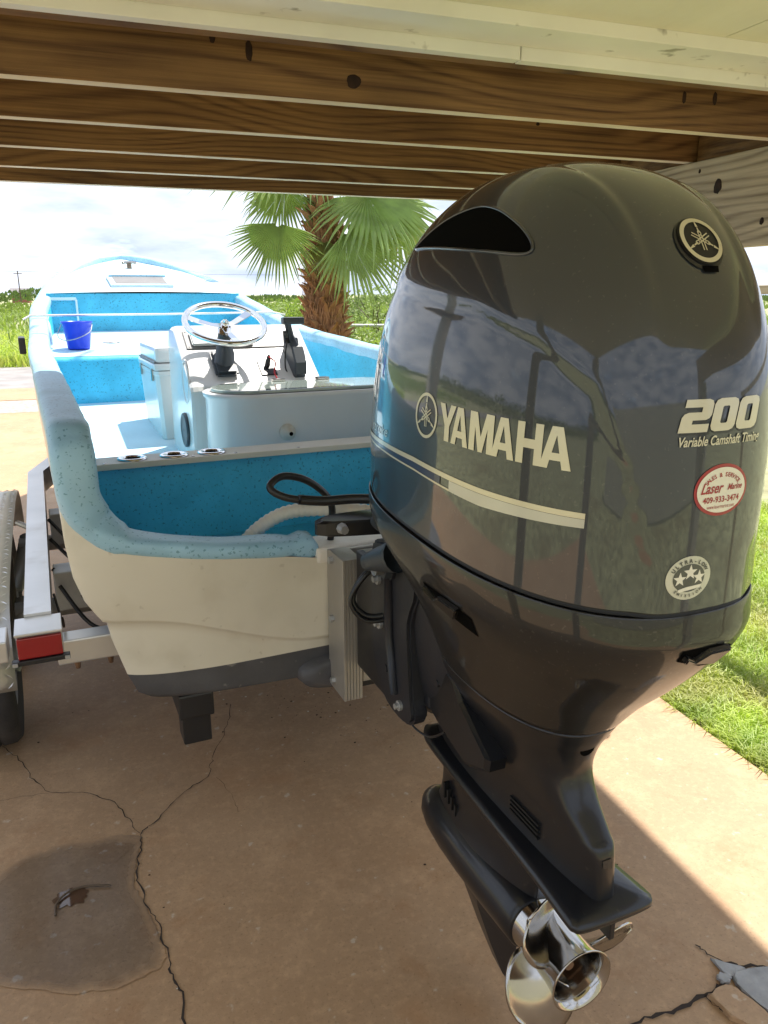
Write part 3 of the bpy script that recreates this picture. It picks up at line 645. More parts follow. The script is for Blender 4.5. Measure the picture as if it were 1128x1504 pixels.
# helm and wheel
hm = slopebox('helm_base', -.12, -.01, .06, .52, 0, .035, 'slate_plastic', con, .012)
wc = Vector((-.055, 1.585, 1.568)); wn_ = Vector((0, -.46, .89)).normalized()
obj('steering_shaft', sweep([onslope(.3, .02)+Vector((-.062, 0, 0)), onslope(.32, .07)+Vector((-.062, 0, 0)), wc-wn_*.10, wc-wn_*.03], [.05, .045, .034, .028], 16), 'slate_plastic', con, smooth=True)
sw = empty('steering_wheel'); sw.parent = con
Xa = Vector((1, 0, 0)); Ya = wn_.cross(Xa).normalized()
ringp = [wc+Xa*math.cos(a)*.185+Ya*math.sin(a)*.185 for a in [2*math.pi*k/48 for k in range(48)]]
obj('wheel_rim', sweep(ringp, .0145, 12, closed=True, up=tuple(wn_)), 'chrome', sw, smooth=True)
for a in (rad(35), rad(160), rad(277)):
    d = Xa*math.cos(a)+Ya*math.sin(a); e_ = wn_.cross(d)
    rg = []
    for t, w_, dz in ((.02, .020, -.018), (.06, .015, -.02), (.12, .017, -.012), (.182, .022, 0)):
        p = wc+d*t+wn_*dz; rg.append([p+e_*w_+wn_*.003, p+e_*w_*.9-wn_*.003, p-e_*w_*.9-wn_*.003, p-e_*w_+wn_*.003])
    obj('spoke', loft(rg), 'chrome', sw, smooth=False)
obj('hub_nut', sweep([wc-wn_*.045, wc-wn_*.02, wc-wn_*.019, wc+wn_*.006, wc+wn_*.018], [.034, .034, .02, .02, .008], 14), 'chrome', sw, smooth=True)
# key switch plate with red lanyard
ks = slopebox('switch_plate', .105, .185, .08, .38, 0, .006, 'black_plastic', con, .002)
obj('kill_switch', sweep([onslope(.26, .004)+Vector((.15, 0, 0)), onslope(.27, .03)+Vector((.15, 0, 0)), onslope(.33, .045)+Vector((.16, 0, 0))], [.013, .012, .009], 12), 'black_plastic', con, smooth=True)
obj('lanyard', sweep(crom([onslope(.3, .045)+Vector((.155, 0, 0)), onslope(.18, .05)+Vector((.175, 0, 0)), onslope(.08, .02)+Vector((.165, 0, 0)), onslope(-.02, .008)+Vector((.17, 0, 0)), Vector((.17, 1.50, 1.25))], 6), .004, 6), 'red_cord', con, smooth=True)
# throttle control
th = empty('throttle_control'); th.parent = con
bm = bmesh.new(); rg = []
for u, s in ((.262, .9), (.268, 1), (.318, 1), (.325, .9)):
    cy = onslope(.3, .05); out = []
    for t, h in ((.02, 0), (.0, .03), (.08, .075), (.3, .105), (.5, .10), (.6, .075), (.6, 0)):
        p = onslope(.3+(t-.3)*s, h*s); out.append((u, p.y, p.z))
    rg.append(out)
loft(rg, bm=bm); obj('control_box', bm, 'slate_plastic', th)
lv0 = onslope(.32, .08)+Vector((.292, 0, 0))
obj('lever', sweep([lv0, lv0+Vector((-.02, .02, .06)), lv0+Vector((-.03, .03, .125))], [.022, .018, .016], 10), 'slate_plastic', th, smooth=True)
boxo('lever_grip', (.235, .345, lv0.y+.01, lv0.y+.06, lv0.z+.12, lv0.z+.155), 'slate_plastic', th, bev=.01)
obj('trim_buttons', sweep([lv0+Vector((-.04, .02, .03)), lv0+Vector((-.045, .022, .09))], [.017, .014], 8), 'black_plastic', th, smooth=True)
obj('control_cable', sweep(crom([lv0+Vector((-.045, .0, .04)), lv0+Vector((-.06, -.01, -.02)), onslope(.2, .01)+Vector((.235, 0, 0)), onslope(.12, -.005)+Vector((.24, 0, 0))], 5), .004, 6), 'black_plastic', th, smooth=True)
# speaker on the port side of the console
sp = obj('speaker', lathe([(0, -.008), (.02, -.012), (.062, -.006), (.072, -.012), (.082, -.01), (.085, 0)], 32, axis='X', origin=(u0-.003, 1.68, 1.06)), 'slate_plastic', con, smooth=True)
obj('side_door_rim', sweep([(u0+.002, 1.62+.07*math.cos(a), 1.30+.1*math.sin(a)) for a in [2*math.pi*k/24 for k in range(24)]], .006, 6, closed=True), 'gel_white', con, smooth=True)
# ------------------------------------------------------------------ livewell
lw = empty('livewell', O, rad(5.4)); tag(lw, 'white oval live well with a clear hinged lid behind the console', 'live well')
def stad(u0, u1, v0, v1, s=0.0):
    r = (v1-v0)/2; out = []
    for k in range(17):
        a = math.pi/2+math.pi*k/16; out.append((u0+r+(r+s)*math.cos(a), (v0+v1)/2+(r+s)*math.sin(a)))
    for k in range(17):
        a = -math.pi/2+math.pi*k/16; out.append((u1-r+(r+s)*math.cos(a), (v0+v1)/2+(r+s)*math.sin(a)))
    return out
st = lambda z, s: [(x, y, z) for x, y in stad(-.235, .72, 1.06, 1.44, s)]
bm = loft([st(.86, .004), st(1.26, .0), st(1.272, .010), st(1.288, .012), st(1.292, .006), st(1.29, -.02)], cap0=False, cap1=True)
obj('tank', bm, 'gel_white', lw, smooth=False)
for p_ in lw.children[0].data.polygons:
    if len(p_.vertices) == 4 and p_.area > .0004: p_.use_smooth = True
bm = loft([st(1.293, -.022), st(1.303, -.022), st(1.306, -.028)]); obj('lid', bm, 'acrylic', lw)
for u in (.14, .36): 
    h = boxo('hinge', (u-.03, u+.03, 1.385, 1.425, 1.306, 1.318), 'stainless', lw, bev=.003)
obj('drain_fitting', lathe([(.0, -.055), (.012, -.055), (.014, -.03), (.02, -.03), (.022, -.018), (.034, -.016), (.036, 0)], 18, axis='Y', origin=(.065, 1.058, 1.125)), 'hose_white', lw, smooth=True)
obj('drain_bore', lathe([(0, 0), (.009, 0)], 12, axis='Y', origin=(.065, 1.0025, 1.125)), 'void_black', lw)
# ------------------------------------------------------------------ cooler seat ahead of the console
cl = empty('cooler_seat', O, rad(5.4)); tag(cl, 'white cooler box with padded lid beside the console', 'cooler')
bm = bmesh.new(); rg = []
for z, s in ((.925, .90), (.94, .93), (1.28, 1.0), (1.285, 1.015), (1.305, 1.015)):
    cx, cy = -.04, 2.42; rg.append([(cx+x*s, cy+y*s, z) for x, y in [(-.27, -.27), (-.25, -.29), (.25, -.29), (.27, -.27), (.27, .27), (.25, .29), (-.25, .29), (-.27, .27)]])
loft(rg, bm=bm); obj('cooler_body', bm, 'gel_white', cl)
boxo('cooler_lid', (-.315, .235, 2.125, 2.715, 1.307, 1.345), 'gel_white', cl, bev=.012)
boxo('cushion', (-.305, .225, 2.135, 2.70, 1.347, 1.43), 'gel_white', cl, bev=.02)
obj('piping', sweep(crom([(-.307, 2.14, 1.352), (-.307, 2.69, 1.352)], 2), .006, 6), 'grey_panel', cl)
for y in (2.2, 2.6): boxo('latch', (-.322, -.31, y-.012, y+.012, 1.25, 1.315), 'stainless', cl, bev=.002)

# ------------------------------------------------------------------ trailer
tr = empty('boat_trailer', O, rad(4.2)); tag(tr, 'aluminium boat trailer with treadplate fenders under the blue boat', 'trailer')
for s in (-1, 1):
    xc = .995*s
    rg = [[(x_+dx, y_, z_) for dx, z_ in ((-.038, .66), (.038, .66), (.038, .775), (-.038, .775))] for x_, y_ in ((xc, .252), (xc, 2.35), (xc*.82, 3.0), (xc*.3, 5.0))]
    bm = loft(rg); bmesh.ops.recalc_face_normals(bm, faces=bm.faces); obj('frame_rail', bm, 'alu_trailer', tr)
    boxo('tail_light_housing', (xc-.062, xc+.062, .142, .24, .672, .757), 'alu_trailer', tr, bev=.004)
    boxo('tail_light', (xc-.060, xc+.060, .126, .142, .686, .750), 'red_lens', tr, bev=.003)
    boxo('light_tread_cap', (xc-.064, xc+.064, .122, .25, .758, .766), 'alu_trailer', tr, bev=.002)
    b_ = boxo('light_bracket', (xc-.078, xc+.078, .118, .142, .670, .684), 'black_plastic', tr, bev=.002)
    for q in (-.07, .07): boxo('bracket_bolt', (xc+q-.007, xc+q+.007, .113, .118, .672, .682), 'galv', b_)
    # fender: arched treadplate
    fx0, fx1 = (-1.32, -1.08) if s < 0 else (1.08, 1.32)
    prof = [(.28, .52), (.30, .63), (.38, .72), (.55, .765), (.9, .785), (1.3, .79), (1.7, .785), (2.0, .76), (2.18, .70), (2.28, .60), (2.30, .50)]
    pr = crom([(0, a, c) for a, c in prof], 4); vsx = []; fs = []
    for p in pr: vsx += [(fx0, p.y, p.z), (fx1, p.y, p.z)]
    for i in range(len(pr)-1): fs.append((2*i, 2*i+1, 2*i+3, 2*i+2))
    fn = obj('fender', (vsx, [], fs), 'alu_trailer', tr, smooth=True)
    md = fn.modifiers.new('t', 'SOLIDIFY'); md.thickness = .006
    # raised tread bars
    bm = bmesh.new()
    for i in range(1, len(pr)-1):
        a = pr[i]; nx_ = (pr[i+1]-pr[i-1]).normalized(); n_ = Vector((0, -nx_.z, nx_.y))
        if n_.z < 0: n_ = -n_
        seg = (pr[i+1]-pr[i]).length; reps = max(1, int(seg/.035))
        for rr in range(reps):
            base = a+(pr[i+1]-a)*(rr/reps)
            for kx in range(7):
                cx = fx0+.02+kx*.034; ang = rad(45) if (kx+rr+i) % 2 else rad(-45)
                dx, dy = math.cos(ang)*.013, math.sin(ang)*.013; c0 = base+Vector((cx-base.x, 0, 0))
                t1 = Vector((dx, 0, 0))+nx_*dy; wv_ = (Vector((-dy, 0, 0))+nx_*dx)*.22
                q = [c0+t1+n_*.0035, c0+wv_+n_*.0055, c0-t1+n_*.0035, c0-wv_+n_*.0055]
                bm.faces.new([bm.verts.new(v) for v in q])
    o = obj('tread_pattern', bm, 'alu_trailer', fn, kind='stuff')
    obj('fender_brace', sweep([(fx1 if s < 0 else fx0, 1.6, .7), (xc, 1.35, .72)], .012, 8), 'galv', tr)
    for yw in (.97, 1.76):
        w = empty('wheel'); w.parent = tr; w.location = ((fx0+fx1)/2+.02*s, yw, .325)
        obj('tyre', lathe([(.19, -.085), (.25, -.10), (.305, -.095), (.322, -.075), (.325, -.03), (.318, -.028), (.318, -.02), (.325, -.018), (.325, .018), (.318, .02), (.318, .028), (.325, .03), (.322, .075), (.305, .095), (.25, .10), (.19, .085)], 48, axis='X'), 'tyre_rubber', w, smooth=True)
        obj('rim', lathe([(.19, -.085), (.185, -.06), (.12, -.03), (.06, -.05), (0, -.05)], 32, axis='X'), 'rust_steel' if yw > 1 else 'galv', w, smooth=True)
        obj('rim_back', lathe([(.19, .085), (.18, .05), (.1, .03), (0, .03)], 32, axis='X'), 'galv', w, smooth=True)
    boxo('fender_step', (fx0+.01 if s > 0 else fx0+.03, fx1-.003, .16, .28, .67, .735) if s < 0 else (fx0+.003, fx1-.03, .16, .28, .67, .735), 'alu_trailer', tr, bev=.004)
    boxo('bunk', (s*.57-.055, s*.57+.055, .09, 3.6, .405, .49) if s < 0 else (s*.57-.055, s*.57+.055, .09, 3.6, .405, .49), 'black_plastic', tr, bev=.008)
    boxo('bunk_bracket', (s*.57-.045, s*.57+.045, .11, .2, .305, .42), 'black_plastic', tr, bev=.006)
    for yy in (1.05, 1.95): obj('swing_arm', sweep([(xc-.06*s*-1, yy, .52), (xc+.10*s, yy-.14, .42), (xc+.14*s, yy-.2, .33)], [.045, .04, .035], 10), 'galv', tr, smooth=True)
boxo('crossmember', (-.955, .955, .262, .34, .585, .665), 'alu_trailer', tr, bev=.005)
boxo('crossmember', (-.75, .75, 3.0, 3.08, .60, .665), 'alu_trailer', tr, bev=.005)
for yy in (1.0, 1.9):
    obj('axle', sweep([(-1.1, yy, .50), (1.1, yy, .50)], .038, 10), 'galv', tr, smooth=True)
    boxo('axle_plate', (-.95, -.80, yy-.06, yy+.06, .50, .66), 'galv', tr, bev=.006)
for yy in (-.85, -.8, .8): pass
for q in (-.9, -.80): obj('bolt', sweep([(q, .30, .583), (q, .30, .55)], [.011, .007], 8), 'rust_steel', tr)
cabs = [[(-.95, 1.0, .66), (-.86, .95, .56), (-.80, .9, .50), (-.70, .88, .49), (-.6, 1.0, .53)], [(-.95, 1.35, .68), (-.88, 1.3, .60), (-.82, 1.2, .56), (-.74, 1.15, .60), (-.66, 1.25, .66)], [(-.93, .9, .62), (-.84, .8, .49), (-.74, .75, .47), (-.62, .8, .50)], [(-.95, 1.6, .70), (-.88, 1.5, .62), (-.85, 1.35, .56), (-.80, 1.25, .52)], [(-.95, .6, .70), (-.93, .45, .64), (-.93, .32, .72), (-.95, .25, .75)]]
for c_ in cabs: obj('wiring_cable', sweep(crom(c_, 6), .008 if c_ is not cabs[-1] else .004, 7), 'black_plastic', tr, smooth=True)

# ------------------------------------------------------------------ outboard motor
eng = empty('outboard_motor', O, rad(4.2)); tag(eng, 'large dark grey outboard motor with YAMAHA lettering at the boat stern', 'outboard motor')
Q = dict(W0=.2835, bulge=-.0085, yf0=-.3717, yr0=-1.3203, yt=-.8923, zs=1.2614, m=.0652, zt=1.9268, pf=2.7865, qf=2.1727, pr=3.5068, qr=2.3423, pw=3.0943, qw=2.415, nf=2.4876, nr=2.55)
CREASE = [(-1.34, 1.20), (-1.300, 1.343), (-1.284, 1.465), (-1.239, 1.578), (-1.156, 1.642), (-1.009, 1.69), (-.685, 1.73), (-.5, 1.745), (-.3, 1.75)]
def sm(x): x = max(0, min(1, x)); return x*x*(3-2*x)
def cowl_pt(t, ph, off=0.0):
    q = Q; ff = (1-t**q['pf'])**(1/q['qf']); fr = (1-t**q['pr'])**(1/q['qr']); fw_ = (1-t**q['pw'])**(1/q['qw'])
    yf = q['yt']+(q['yf0']-q['yt'])*ff; yr = q['yt']+(q['yr0']-q['yt'])*fr; W = q['W0']*fw_*(1+q['bulge']*4*t*(1-t))
    yc = (yf+yr)/2; Lh = (yf-yr)/2; c, s = math.cos(ph), math.sin(ph); n = q['nf'] if c > 0 else q['nr']
    if abs(c) < .25: n = q['nf']+(q['nr']-q['nf'])*(.5-c*2)
    y = yc+(Lh+off)*math.copysign(abs(c)**(2/n), c); x = (W+off)*math.copysign(abs(s)**(2/n), s)
    z = q['zs']+q['m']*(y-(q['yf0']+q['yr0'])/2)*(1-t)+(q['zt']-q['zs'])*t
    p = Vector((x, y, z))
    # side panels sit a little inside the crease line
    zc = interp(CREASE, y); inset = sm((zc-z)/.022)*sm((abs(x)-.08)/.05)
    k = .0055*inset
    # shallow valley along the top and rear between two ridges
    rid = sm((.105-abs(x))/.02)*sm((z-1.60)/.12)
    ctr = Vector((0, -.85, 1.5)); d = (p-ctr).normalized()
    return p-d*(k+.006*rid)
NP, NT = 200, 96
tsv = [0.86*(i/70) for i in range(71)]+[.86+(.9995-.86)*(1-(1-i/25)**2) for i in range(1, 26)]
rings = [[cowl_pt(t, 2*math.pi*k/NP) for k in range(NP)] for t in tsv]
bm = loft(rings, cap0=False, cap1=True); bmesh.ops.recalc_face_normals(bm, faces=bm.faces)
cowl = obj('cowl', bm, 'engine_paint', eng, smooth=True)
bvh = BVHTree.FromPolygons([v.co.copy() for v in cowl.data.vertices], [tuple(p.vertices) for p in cowl.data.polygons])
seam = [[cowl_pt(0, 2*math.pi*k/NP, o_)+Vector((0, 0, dz)) for k in range(NP)] for o_, dz in ((-.003, .002), (-.006, -.002), (-.006, -.006), (-.003, -.009))]
obj('seam_gasket', loft(seam, cap0=False, cap1=False), 'gasket', eng, smooth=True)
def sect(z, W, yf, yr, n=2.4, N_=96, m=0.0, nr=None):
    out = []; yc = (yf+yr)/2; Lh = (yf-yr)/2
    for k in range(N_):
        a = 2*math.pi*k/N_; c, s = math.cos(a), math.sin(a); nn = n if c > 0 else (nr or n)
        y = yc+Lh*math.copysign(abs(c)**(2/nn), c); out.append(Vector((W*math.copysign(abs(s)**(2/nn), s), y, z+m*(y-yc))))
    return out
pan = [sect(1.2525, .2805, -.375, -1.317, 2.49, m=.065), sect(1.250, .2825, -.3735, -1.319, 2.49, m=.065), sect(1.225, .2835, -.373, -1.322, 2.49, m=.065), sect(1.195, .279, -.385, -1.322, 2.5, m=.07), sect(1.15, .262, -.42, -1.30, 2.5, m=.075), sect(1.10, .236, -.465, -1.267, 2.45, m=.07), sect(1.03, .20, -.52, -1.215, 2.4, m=.05), sect(.96, .168, -.555, -1.160, 2.4, m=.02), sect(.895, .14, -.58, -1.115, 2.4)]
def smoothl(secs, sub=4):
    out = []
    for k in range(len(secs[0])): out.append(crom([s[k] for s in secs], sub))
    return [[out[k][i] for k in range(len(out))] for i in range(len(out[0]))]
bm = loft(smoothl(pan)); bmesh.ops.recalc_face_normals(bm, faces=bm.faces)
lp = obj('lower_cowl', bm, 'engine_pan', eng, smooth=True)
bvh2 = BVHTree.FromPolygons([v.co.copy() for v in lp.data.vertices], [tuple(p.vertices) for p in lp.data.polygons])
leg = [sect(.891, .137, -.575, -1.112, 2.4), sect(.86, .125, -.57, -1.095, 2.4), sect(.82, .104, -.56, -1.072, 2.3, nr=2.6), sect(.77, .080, -.535, -1.063, 2.1, nr=3), sect(.72, .060, -.51, -1.087, 2.0, nr=4), sect(.675, .048, -.49, -1.14, 2.0, nr=4), (sect(.655, .045, -.48, -1.160, 2.0, nr=4)), sect(.60, .042, -.47, -1.168, 2.0, nr=4), sect(.54, .046, -.465, -1.17, 2.0, nr=4)]
bm = loft(smoothl(leg)); bmesh.ops.recalc_face_normals(bm, faces=bm.faces)
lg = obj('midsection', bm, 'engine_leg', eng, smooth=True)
# rear exhaust relief and trim block
obj('exhaust_port', sweep([(0, -1.04, .845), (0, -1.080, .838)], [.017, .017], 16), 'void_black', eng)
bvh3 = BVHTree.FromPolygons([v.co.copy() for v in lg.data.vertices], [tuple(p.vertices) for p in lg.data.polygons])
# anti-ventilation plate
po = [(0, -.435), (.035, -.445), (.06, -.50), (.07, -.65), (.078, -.85), (.088, -1.05), (.098, -1.17), (.095, -1.193), (.078, -1.204), (0, -1.207)]
full = po+[(-x, y) for x, y in po[::-1][1:-1]]
fullc = [(p.x, p.y) for p in crom([(x, y, 0) for x, y in full], 4, True)]
def pring(s, z): return [((x*s), -.85+(y+.85)*(1-(1-s)*.3), z) for x, y in fullc]
bm = loft([pring(.9, .530), pring(.99, .532), pring(1.0, .538), pring(.99, .546), pring(.8, .551), pring(.3, .562)])
bmesh.ops.recalc_face_normals(bm, faces=bm.faces); obj('anti_ventilation_plate', bm, 'engine_leg', eng, smooth=True)
for k in range(4): boxo('intake_slot', (-.0475, .0475, -1.0+k*.0, -.89, .615-k*.011, .6195-k*.011), 'gasket', eng)
# lower strut, torpedo, skeg
strut = [sect(.545, .036, -.49, -.985, 2.0, nr=1.6), sect(.48, .034, -.50, -.968, 2.0, nr=1.6), sect(.42, .034, -.50, -.955, 2.0, nr=1.6), sect(.37, .045, -.49, -.95, 2.0, nr=1.7), sect(.34, .058, -.47, -.94, 2.0, nr=1.7), sect(.31, .06, -.465, -.94, 2, nr=1.7)]
bm = loft(smoothl(strut)); bmesh.ops.recalc_face_normals(bm, faces=bm.faces); obj('gearcase_strut', bm, 'engine_leg', eng, smooth=True)
ZP = .305
prof = [(.0, -.425), (.02, -.428), (.038, -.44), (.055, -.47), (.067, -.52), (.074, -.60), (.076, -.70), (.075, -.80), (.072, -.90), (.070, -.945), (.066, -.95), (0, -.95)]
obj('gearcase', lathe(prof, 40, axis='Y', origin=(0, 0, ZP)), 'engine_leg', eng, smooth=True)
sk = [[(-.014*w, yl, z), (0, yf, z), (.014*w, yl, z), (0, yr, z)] for z, yf, yl, yr, w in ((.25, -.56, -.70, -.90, 1.3), (.16, -.62, -.72, -.88, .9), (.10, -.70, -.78, -.90, .7), (.055, -.78, -.84, -.93, .5))]
obj('skeg', loft(sk), 'engine_leg', eng)
wi = [[(-.037, -.62-i*.022, .33+j) for j in (.10, .045)] for i in range(4)]
for i in range(4):
    bm = bmesh.new(); box(bm, -.0395, .0395, -.575-i*.02, -.567-i*.02, .40-.006*i, .445-.01*i); obj('water_inlet', bm, 'gasket', eng)
# trim tab under the plate
boxo('trim_tab', (-.006, .006, -1.195, -1.13, .480, .531), 'engine_leg', eng, bev=.002)
# propeller
pr_ = empty('propeller'); pr_.parent = eng
hubp = [(.064, -.951), (.063, -.97), (.062, -1.02), (.062, -1.07), (.066, -1.10), (.073, -1.118), (.0745, -1.122), (.071, -1.122), (.06, -1.10), (.055, -1.04), (.052, -.99), (0, -.985)]
obj('propeller_hub', lathe(hubp, 48, axis='Y', origin=(0, 0, ZP)), 'stainless', pr_, smooth=True)
obj('propeller_nut', lathe([(.02, -1.0), (.02, -1.05), (.012, -1.055), (.011, -1.08), (0, -1.08)], 8, axis='Y', origin=(0, 0, ZP)), 'rust_steel', pr_)
obj('cotter_pin', sweep([(-.025, -1.07, ZP-.002), (.025, -1.07, ZP+.004)], .0025, 6), 'galv', pr_)
def blade(a0):
    rings_t = []
    nr_, nc = 14, 12; G = []
    for i in range(nr_+1):
        u = i/nr_; r = .055+.125*u
        chord = (.075+.10*math.sin(math.pi*min(1, u*.85+.12))**.8)*(1 if u < .8 else math.sqrt(max(0.02, 1-((u-.8)/.2)**2)))
        pitch = math.atan2(.42/(2*math.pi), r)
        row = []
        for j in range(nc+1):
            s = (j/nc-.5)*chord; cup = .006*math.sin(math.pi*j/nc)
            ax = -s*math.sin(pitch)-.018*u+cup; ar = s*math.cos(pitch)/r
            ang = a0+ar+.22*u*u
            row.append(Vector((r*math.cos(ang), -1.03+ax-.02*u, ZP+r*math.sin(ang))))
        G.append(row)
    bm = bmesh.new(); V = [[bm.verts.new(p) for p in row] for row in G]
    for i in range(nr_):
        for j in range(nc): bm.faces.new((V[i][j], V[i][j+1], V[i+1][j+1], V[i+1][j]))
    bmesh.ops.recalc_face_normals(bm, faces=bm.faces)
    o = obj('propeller_blade', bm, 'stainless', pr_, smooth=True)
    md = o.modifiers.new('t', 'SOLIDIFY'); md.thickness = .0045; md.offset = 0
for a in (rad(233), rad(353), rad(113)): blade(a)
# latch handles on the lower cowl
def conform(bmx, tree, dirn, off, res=.012, iters=4, flip=None):
    bmx.normal_update(); bmesh.ops.triangulate(bmx, faces=bmx.faces)
    for _ in range(iters):
        es = [e for e in bmx.edges if e.calc_length() > res]
        if not es: break
        bmesh.ops.subdivide_edges(bmx, edges=es, cuts=1); bmesh.ops.triangulate(bmx, faces=[f for f in bmx.faces if len(f.verts) > 3])
    d = Vector(dirn).normalized(); bad = []
    for v in bmx.verts:
        h = tree.ray_cast(v.co-d*.6, d)
        if h[0] is None:
            h = tree.find_nearest(v.co)
        v.co = h[0]-d*off*1.0
    return bmx
def frame(dirn):
    d = Vector(dirn).normalized(); up = Vector((0, 0, 1)); r = d.cross(up).normalized(); u = r.cross(d).normalized(); return r, u
def flatmesh(polys, origin, dirn):
    """polys: list of 2D polygons (right, up)"""
    r, u = frame(dirn); bmx = bmesh.new(); o_ = Vector(origin)
    for pl in polys:
        try: bmx.faces.new([bmx.verts.new(o_+r*x+u*y) for x, y in pl])
        except ValueError: pass
    return bmx
def decal(name, polys, origin, dirn, mat, parent, off=.0012, tree=None, res=.012):
    bmx = conform(flatmesh(polys, origin, dirn), tree or bvh, dirn, off, res); return obj(name, bmx, mat, parent)
def text_polys(s, size=1.0, shear=0.0, weight=0.0, spacing=1.0, xs_=1.0, align='LEFT'):
    cu = bpy.data.curves.new('t', 'FONT'); cu.body = s; cu.size = size; cu.shear = shear; cu.offset = weight; cu.space_character = spacing; cu.align_x = align
    cu.resolution_u = 3
    to = bpy.data.objects.new('t', cu); C.objects.link(to); dg = bpy.context.evaluated_depsgraph_get()
    me = to.evaluated_get(dg).to_mesh(); vsx = [(v.co.x*xs_, v.co.y) for v in me.vertices]; P = [[vsx[i] for i in p.vertices] for p in me.polygons]
    to.evaluated_get(dg).to_mesh_clear(); bpy.data.objects.remove(to); bpy.data.curves.remove(cu)
    return P
def fit_text(s, w, h, **k):
    P = text_polys(s, **k); xs_ = [x for p in P for x, _ in p]; ys = [y for p in P for _, y in p]
    x0, x1, y0, y1 = min(xs_), max(xs_), min(ys), max(ys)
    return [[((x-x0)/(x1-x0)*w, (y-y0)/(y1-y0)*h) for x, y in p] for p in P]
def ell(cx, cy, a, b_, n=48, r0=0.0):
    return [(cx+a*math.cos(2*math.pi*k/n+r0), cy+b_*math.sin(2*math.pi*k/n+r0)) for k in range(n)]
def ringp_(cx, cy, a, b_, t, n=48):
    o_ = ell(cx, cy, a, b_, n); i_ = ell(cx, cy, a-t, b_-t, n); return [[o_[k], o_[(k+1) % n], i_[(k+1) % n], i_[k]] for k in range(n)]
def stroke(x0, y0, x1, y1, w):
    d = Vector((x1-x0, y1-y0)).normalized(); n = Vector((-d.y, d.x))*w/2
    return [(x0+n.x, y0+n.y), (x0-n.x, y0-n.y), (x1-n.x, y1-n.y), (x1+n.x, y1+n.y)]
def forks(R):
    P = []
    for k in range(3):
        a = math.pi/2+k*2*math.pi/3; rot = lambda x, y: (x*math.sin(a)+y*math.cos(a), -x*math.cos(a)+y*math.sin(a))
        base = [stroke(0, .62*R, 0, .34*R, .07*R)]
        base += [[(-.02*R, .96*R), (-.07*R, .66*R), (.07*R, .66*R), (.02*R, .96*R)]]
        base += ringp_(0, .33*R, .105*R, .15*R, .05*R, 16)
        base += [stroke(-.075*R, .22*R, -.075*R, -.55*R, .055*R), stroke(.075*R, .22*R, .075*R, -.55*R, .055*R)]
        P += [[rot(x, y) for x, y in p] for p in base]
    return P
GL = {'Y': [[(0, 1), (.31, 1), (.5, .62), (.69, 1), (1, 1), (.645, .42), (.645, 0), (.355, 0), (.355, .42)]],
      'A': [[(0, 0), (.27, 0), (.3275, .2), (.379, .38), (.5, .80), (.5, 1), (.33, 1)], [(1, 0), (.67, 1), (.5, 1), (.5, .8), (.621, .38), (.6725, .2), (.73, 0)], [(.3275, .2), (.6725, .2), (.621, .38), (.379, .38)]],
      'M': [[(0, 0), (0, 1), (.31, 1), (.5, .40), (.69, 1), (1, 1), (1, 0), (.76, 0), (.76, .62), (.585, 0), (.415, 0), (.24, .62), (.24, 0)]],
      'H': [[(0, 0), (0, 1), (.29, 1), (.29, .61), (.71, .61), (.71, 1), (1, 1), (1, 0), (.71, 0), (.71, .39), (.29, .39), (.29, 0)]],
      '2': [[(.03, 1), (.80, 1), (.94, .95), (1, .84), (1, .52), (.94, .42), (.82, .37), (.37, .37), (.37, .25), (.97, .25), (.97, 0), (0, 0), (0, .46), (.06, .56), (.18, .61), (.62, .61), (.62, .76), (.03, .76)]]}
oc = lambda x0, x1, y0, y1, cx_, cy_: [(x0+cx_, y0), (x1-cx_, y0), (x1-cx_*.3, y0+cy_*.3), (x1, y0+cy_), (x1, y1-cy_), (x1-cx_*.3, y1-cy_*.3), (x1-cx_, y1), (x0+cx_, y1), (x0+cx_*.3, y1-cy_*.3), (x0, y1-cy_), (x0, y0+cy_), (x0+cx_*.3, y0+cy_*.3)]
oo, oi_ = oc(0, 1, 0, 1, .22, .18), oc(.36, .64, .24, .76, .05, .05)
GL['0'] = [[oo[k], oo[(k+1) % 12], oi_[(k+1) % 12], oi_[k]] for k in range(12)]
def blockword(w, spec, h, shear=0.0):
    out = []
    for ch, x0, wd in spec:
        for p in GL[ch]: out.append([(x0+x*wd+y*h*shear, y*h) for x, y in p])
    return out
side = (.966, .258, 0)   # looking at the port rear quarter panel
sidef = (1, .0, 0); rear = (0, 1, 0); rearu = (0, .86, -.5)
# port lettering
decal('brand_lettering', [[(x, y-x*.03) for x, y in p] for p in blockword('YAMAHA', [('Y', 0, .050), ('A', .039, .048), ('M', .0905, .058), ('A', .1455, .048), ('H', .197, .046), ('A', .240, .050)], .064)], (-.273, -.943, 1.454), side, 'decal_champagne', cowl)
em = decal('emblem_ring', ringp_(0, 0, .041, .041, .0055), (-.277, -.893, 1.488), (1, .12, 0), 'decal_champagne', cowl)
decal('emblem_forks', forks(.037), (-.277, -.893, 1.488), (1, .12, 0), 'decal_champagne', em, off=.0014)
# pinstripes: champagne band with navy wedge and a thin lower line
def band(f0, f1, va, vb, n=60, slant=0): return [[(va+(vb-va)*i/n, f0((i)/n)), (va+(vb-va)*(i+1)/n, f0((i+1)/n)), (va+(vb-va)*(i+1)/n, f1((i+1)/n)), (va+(vb-va)*i/n, f1(i/n))] for i in range(n)]
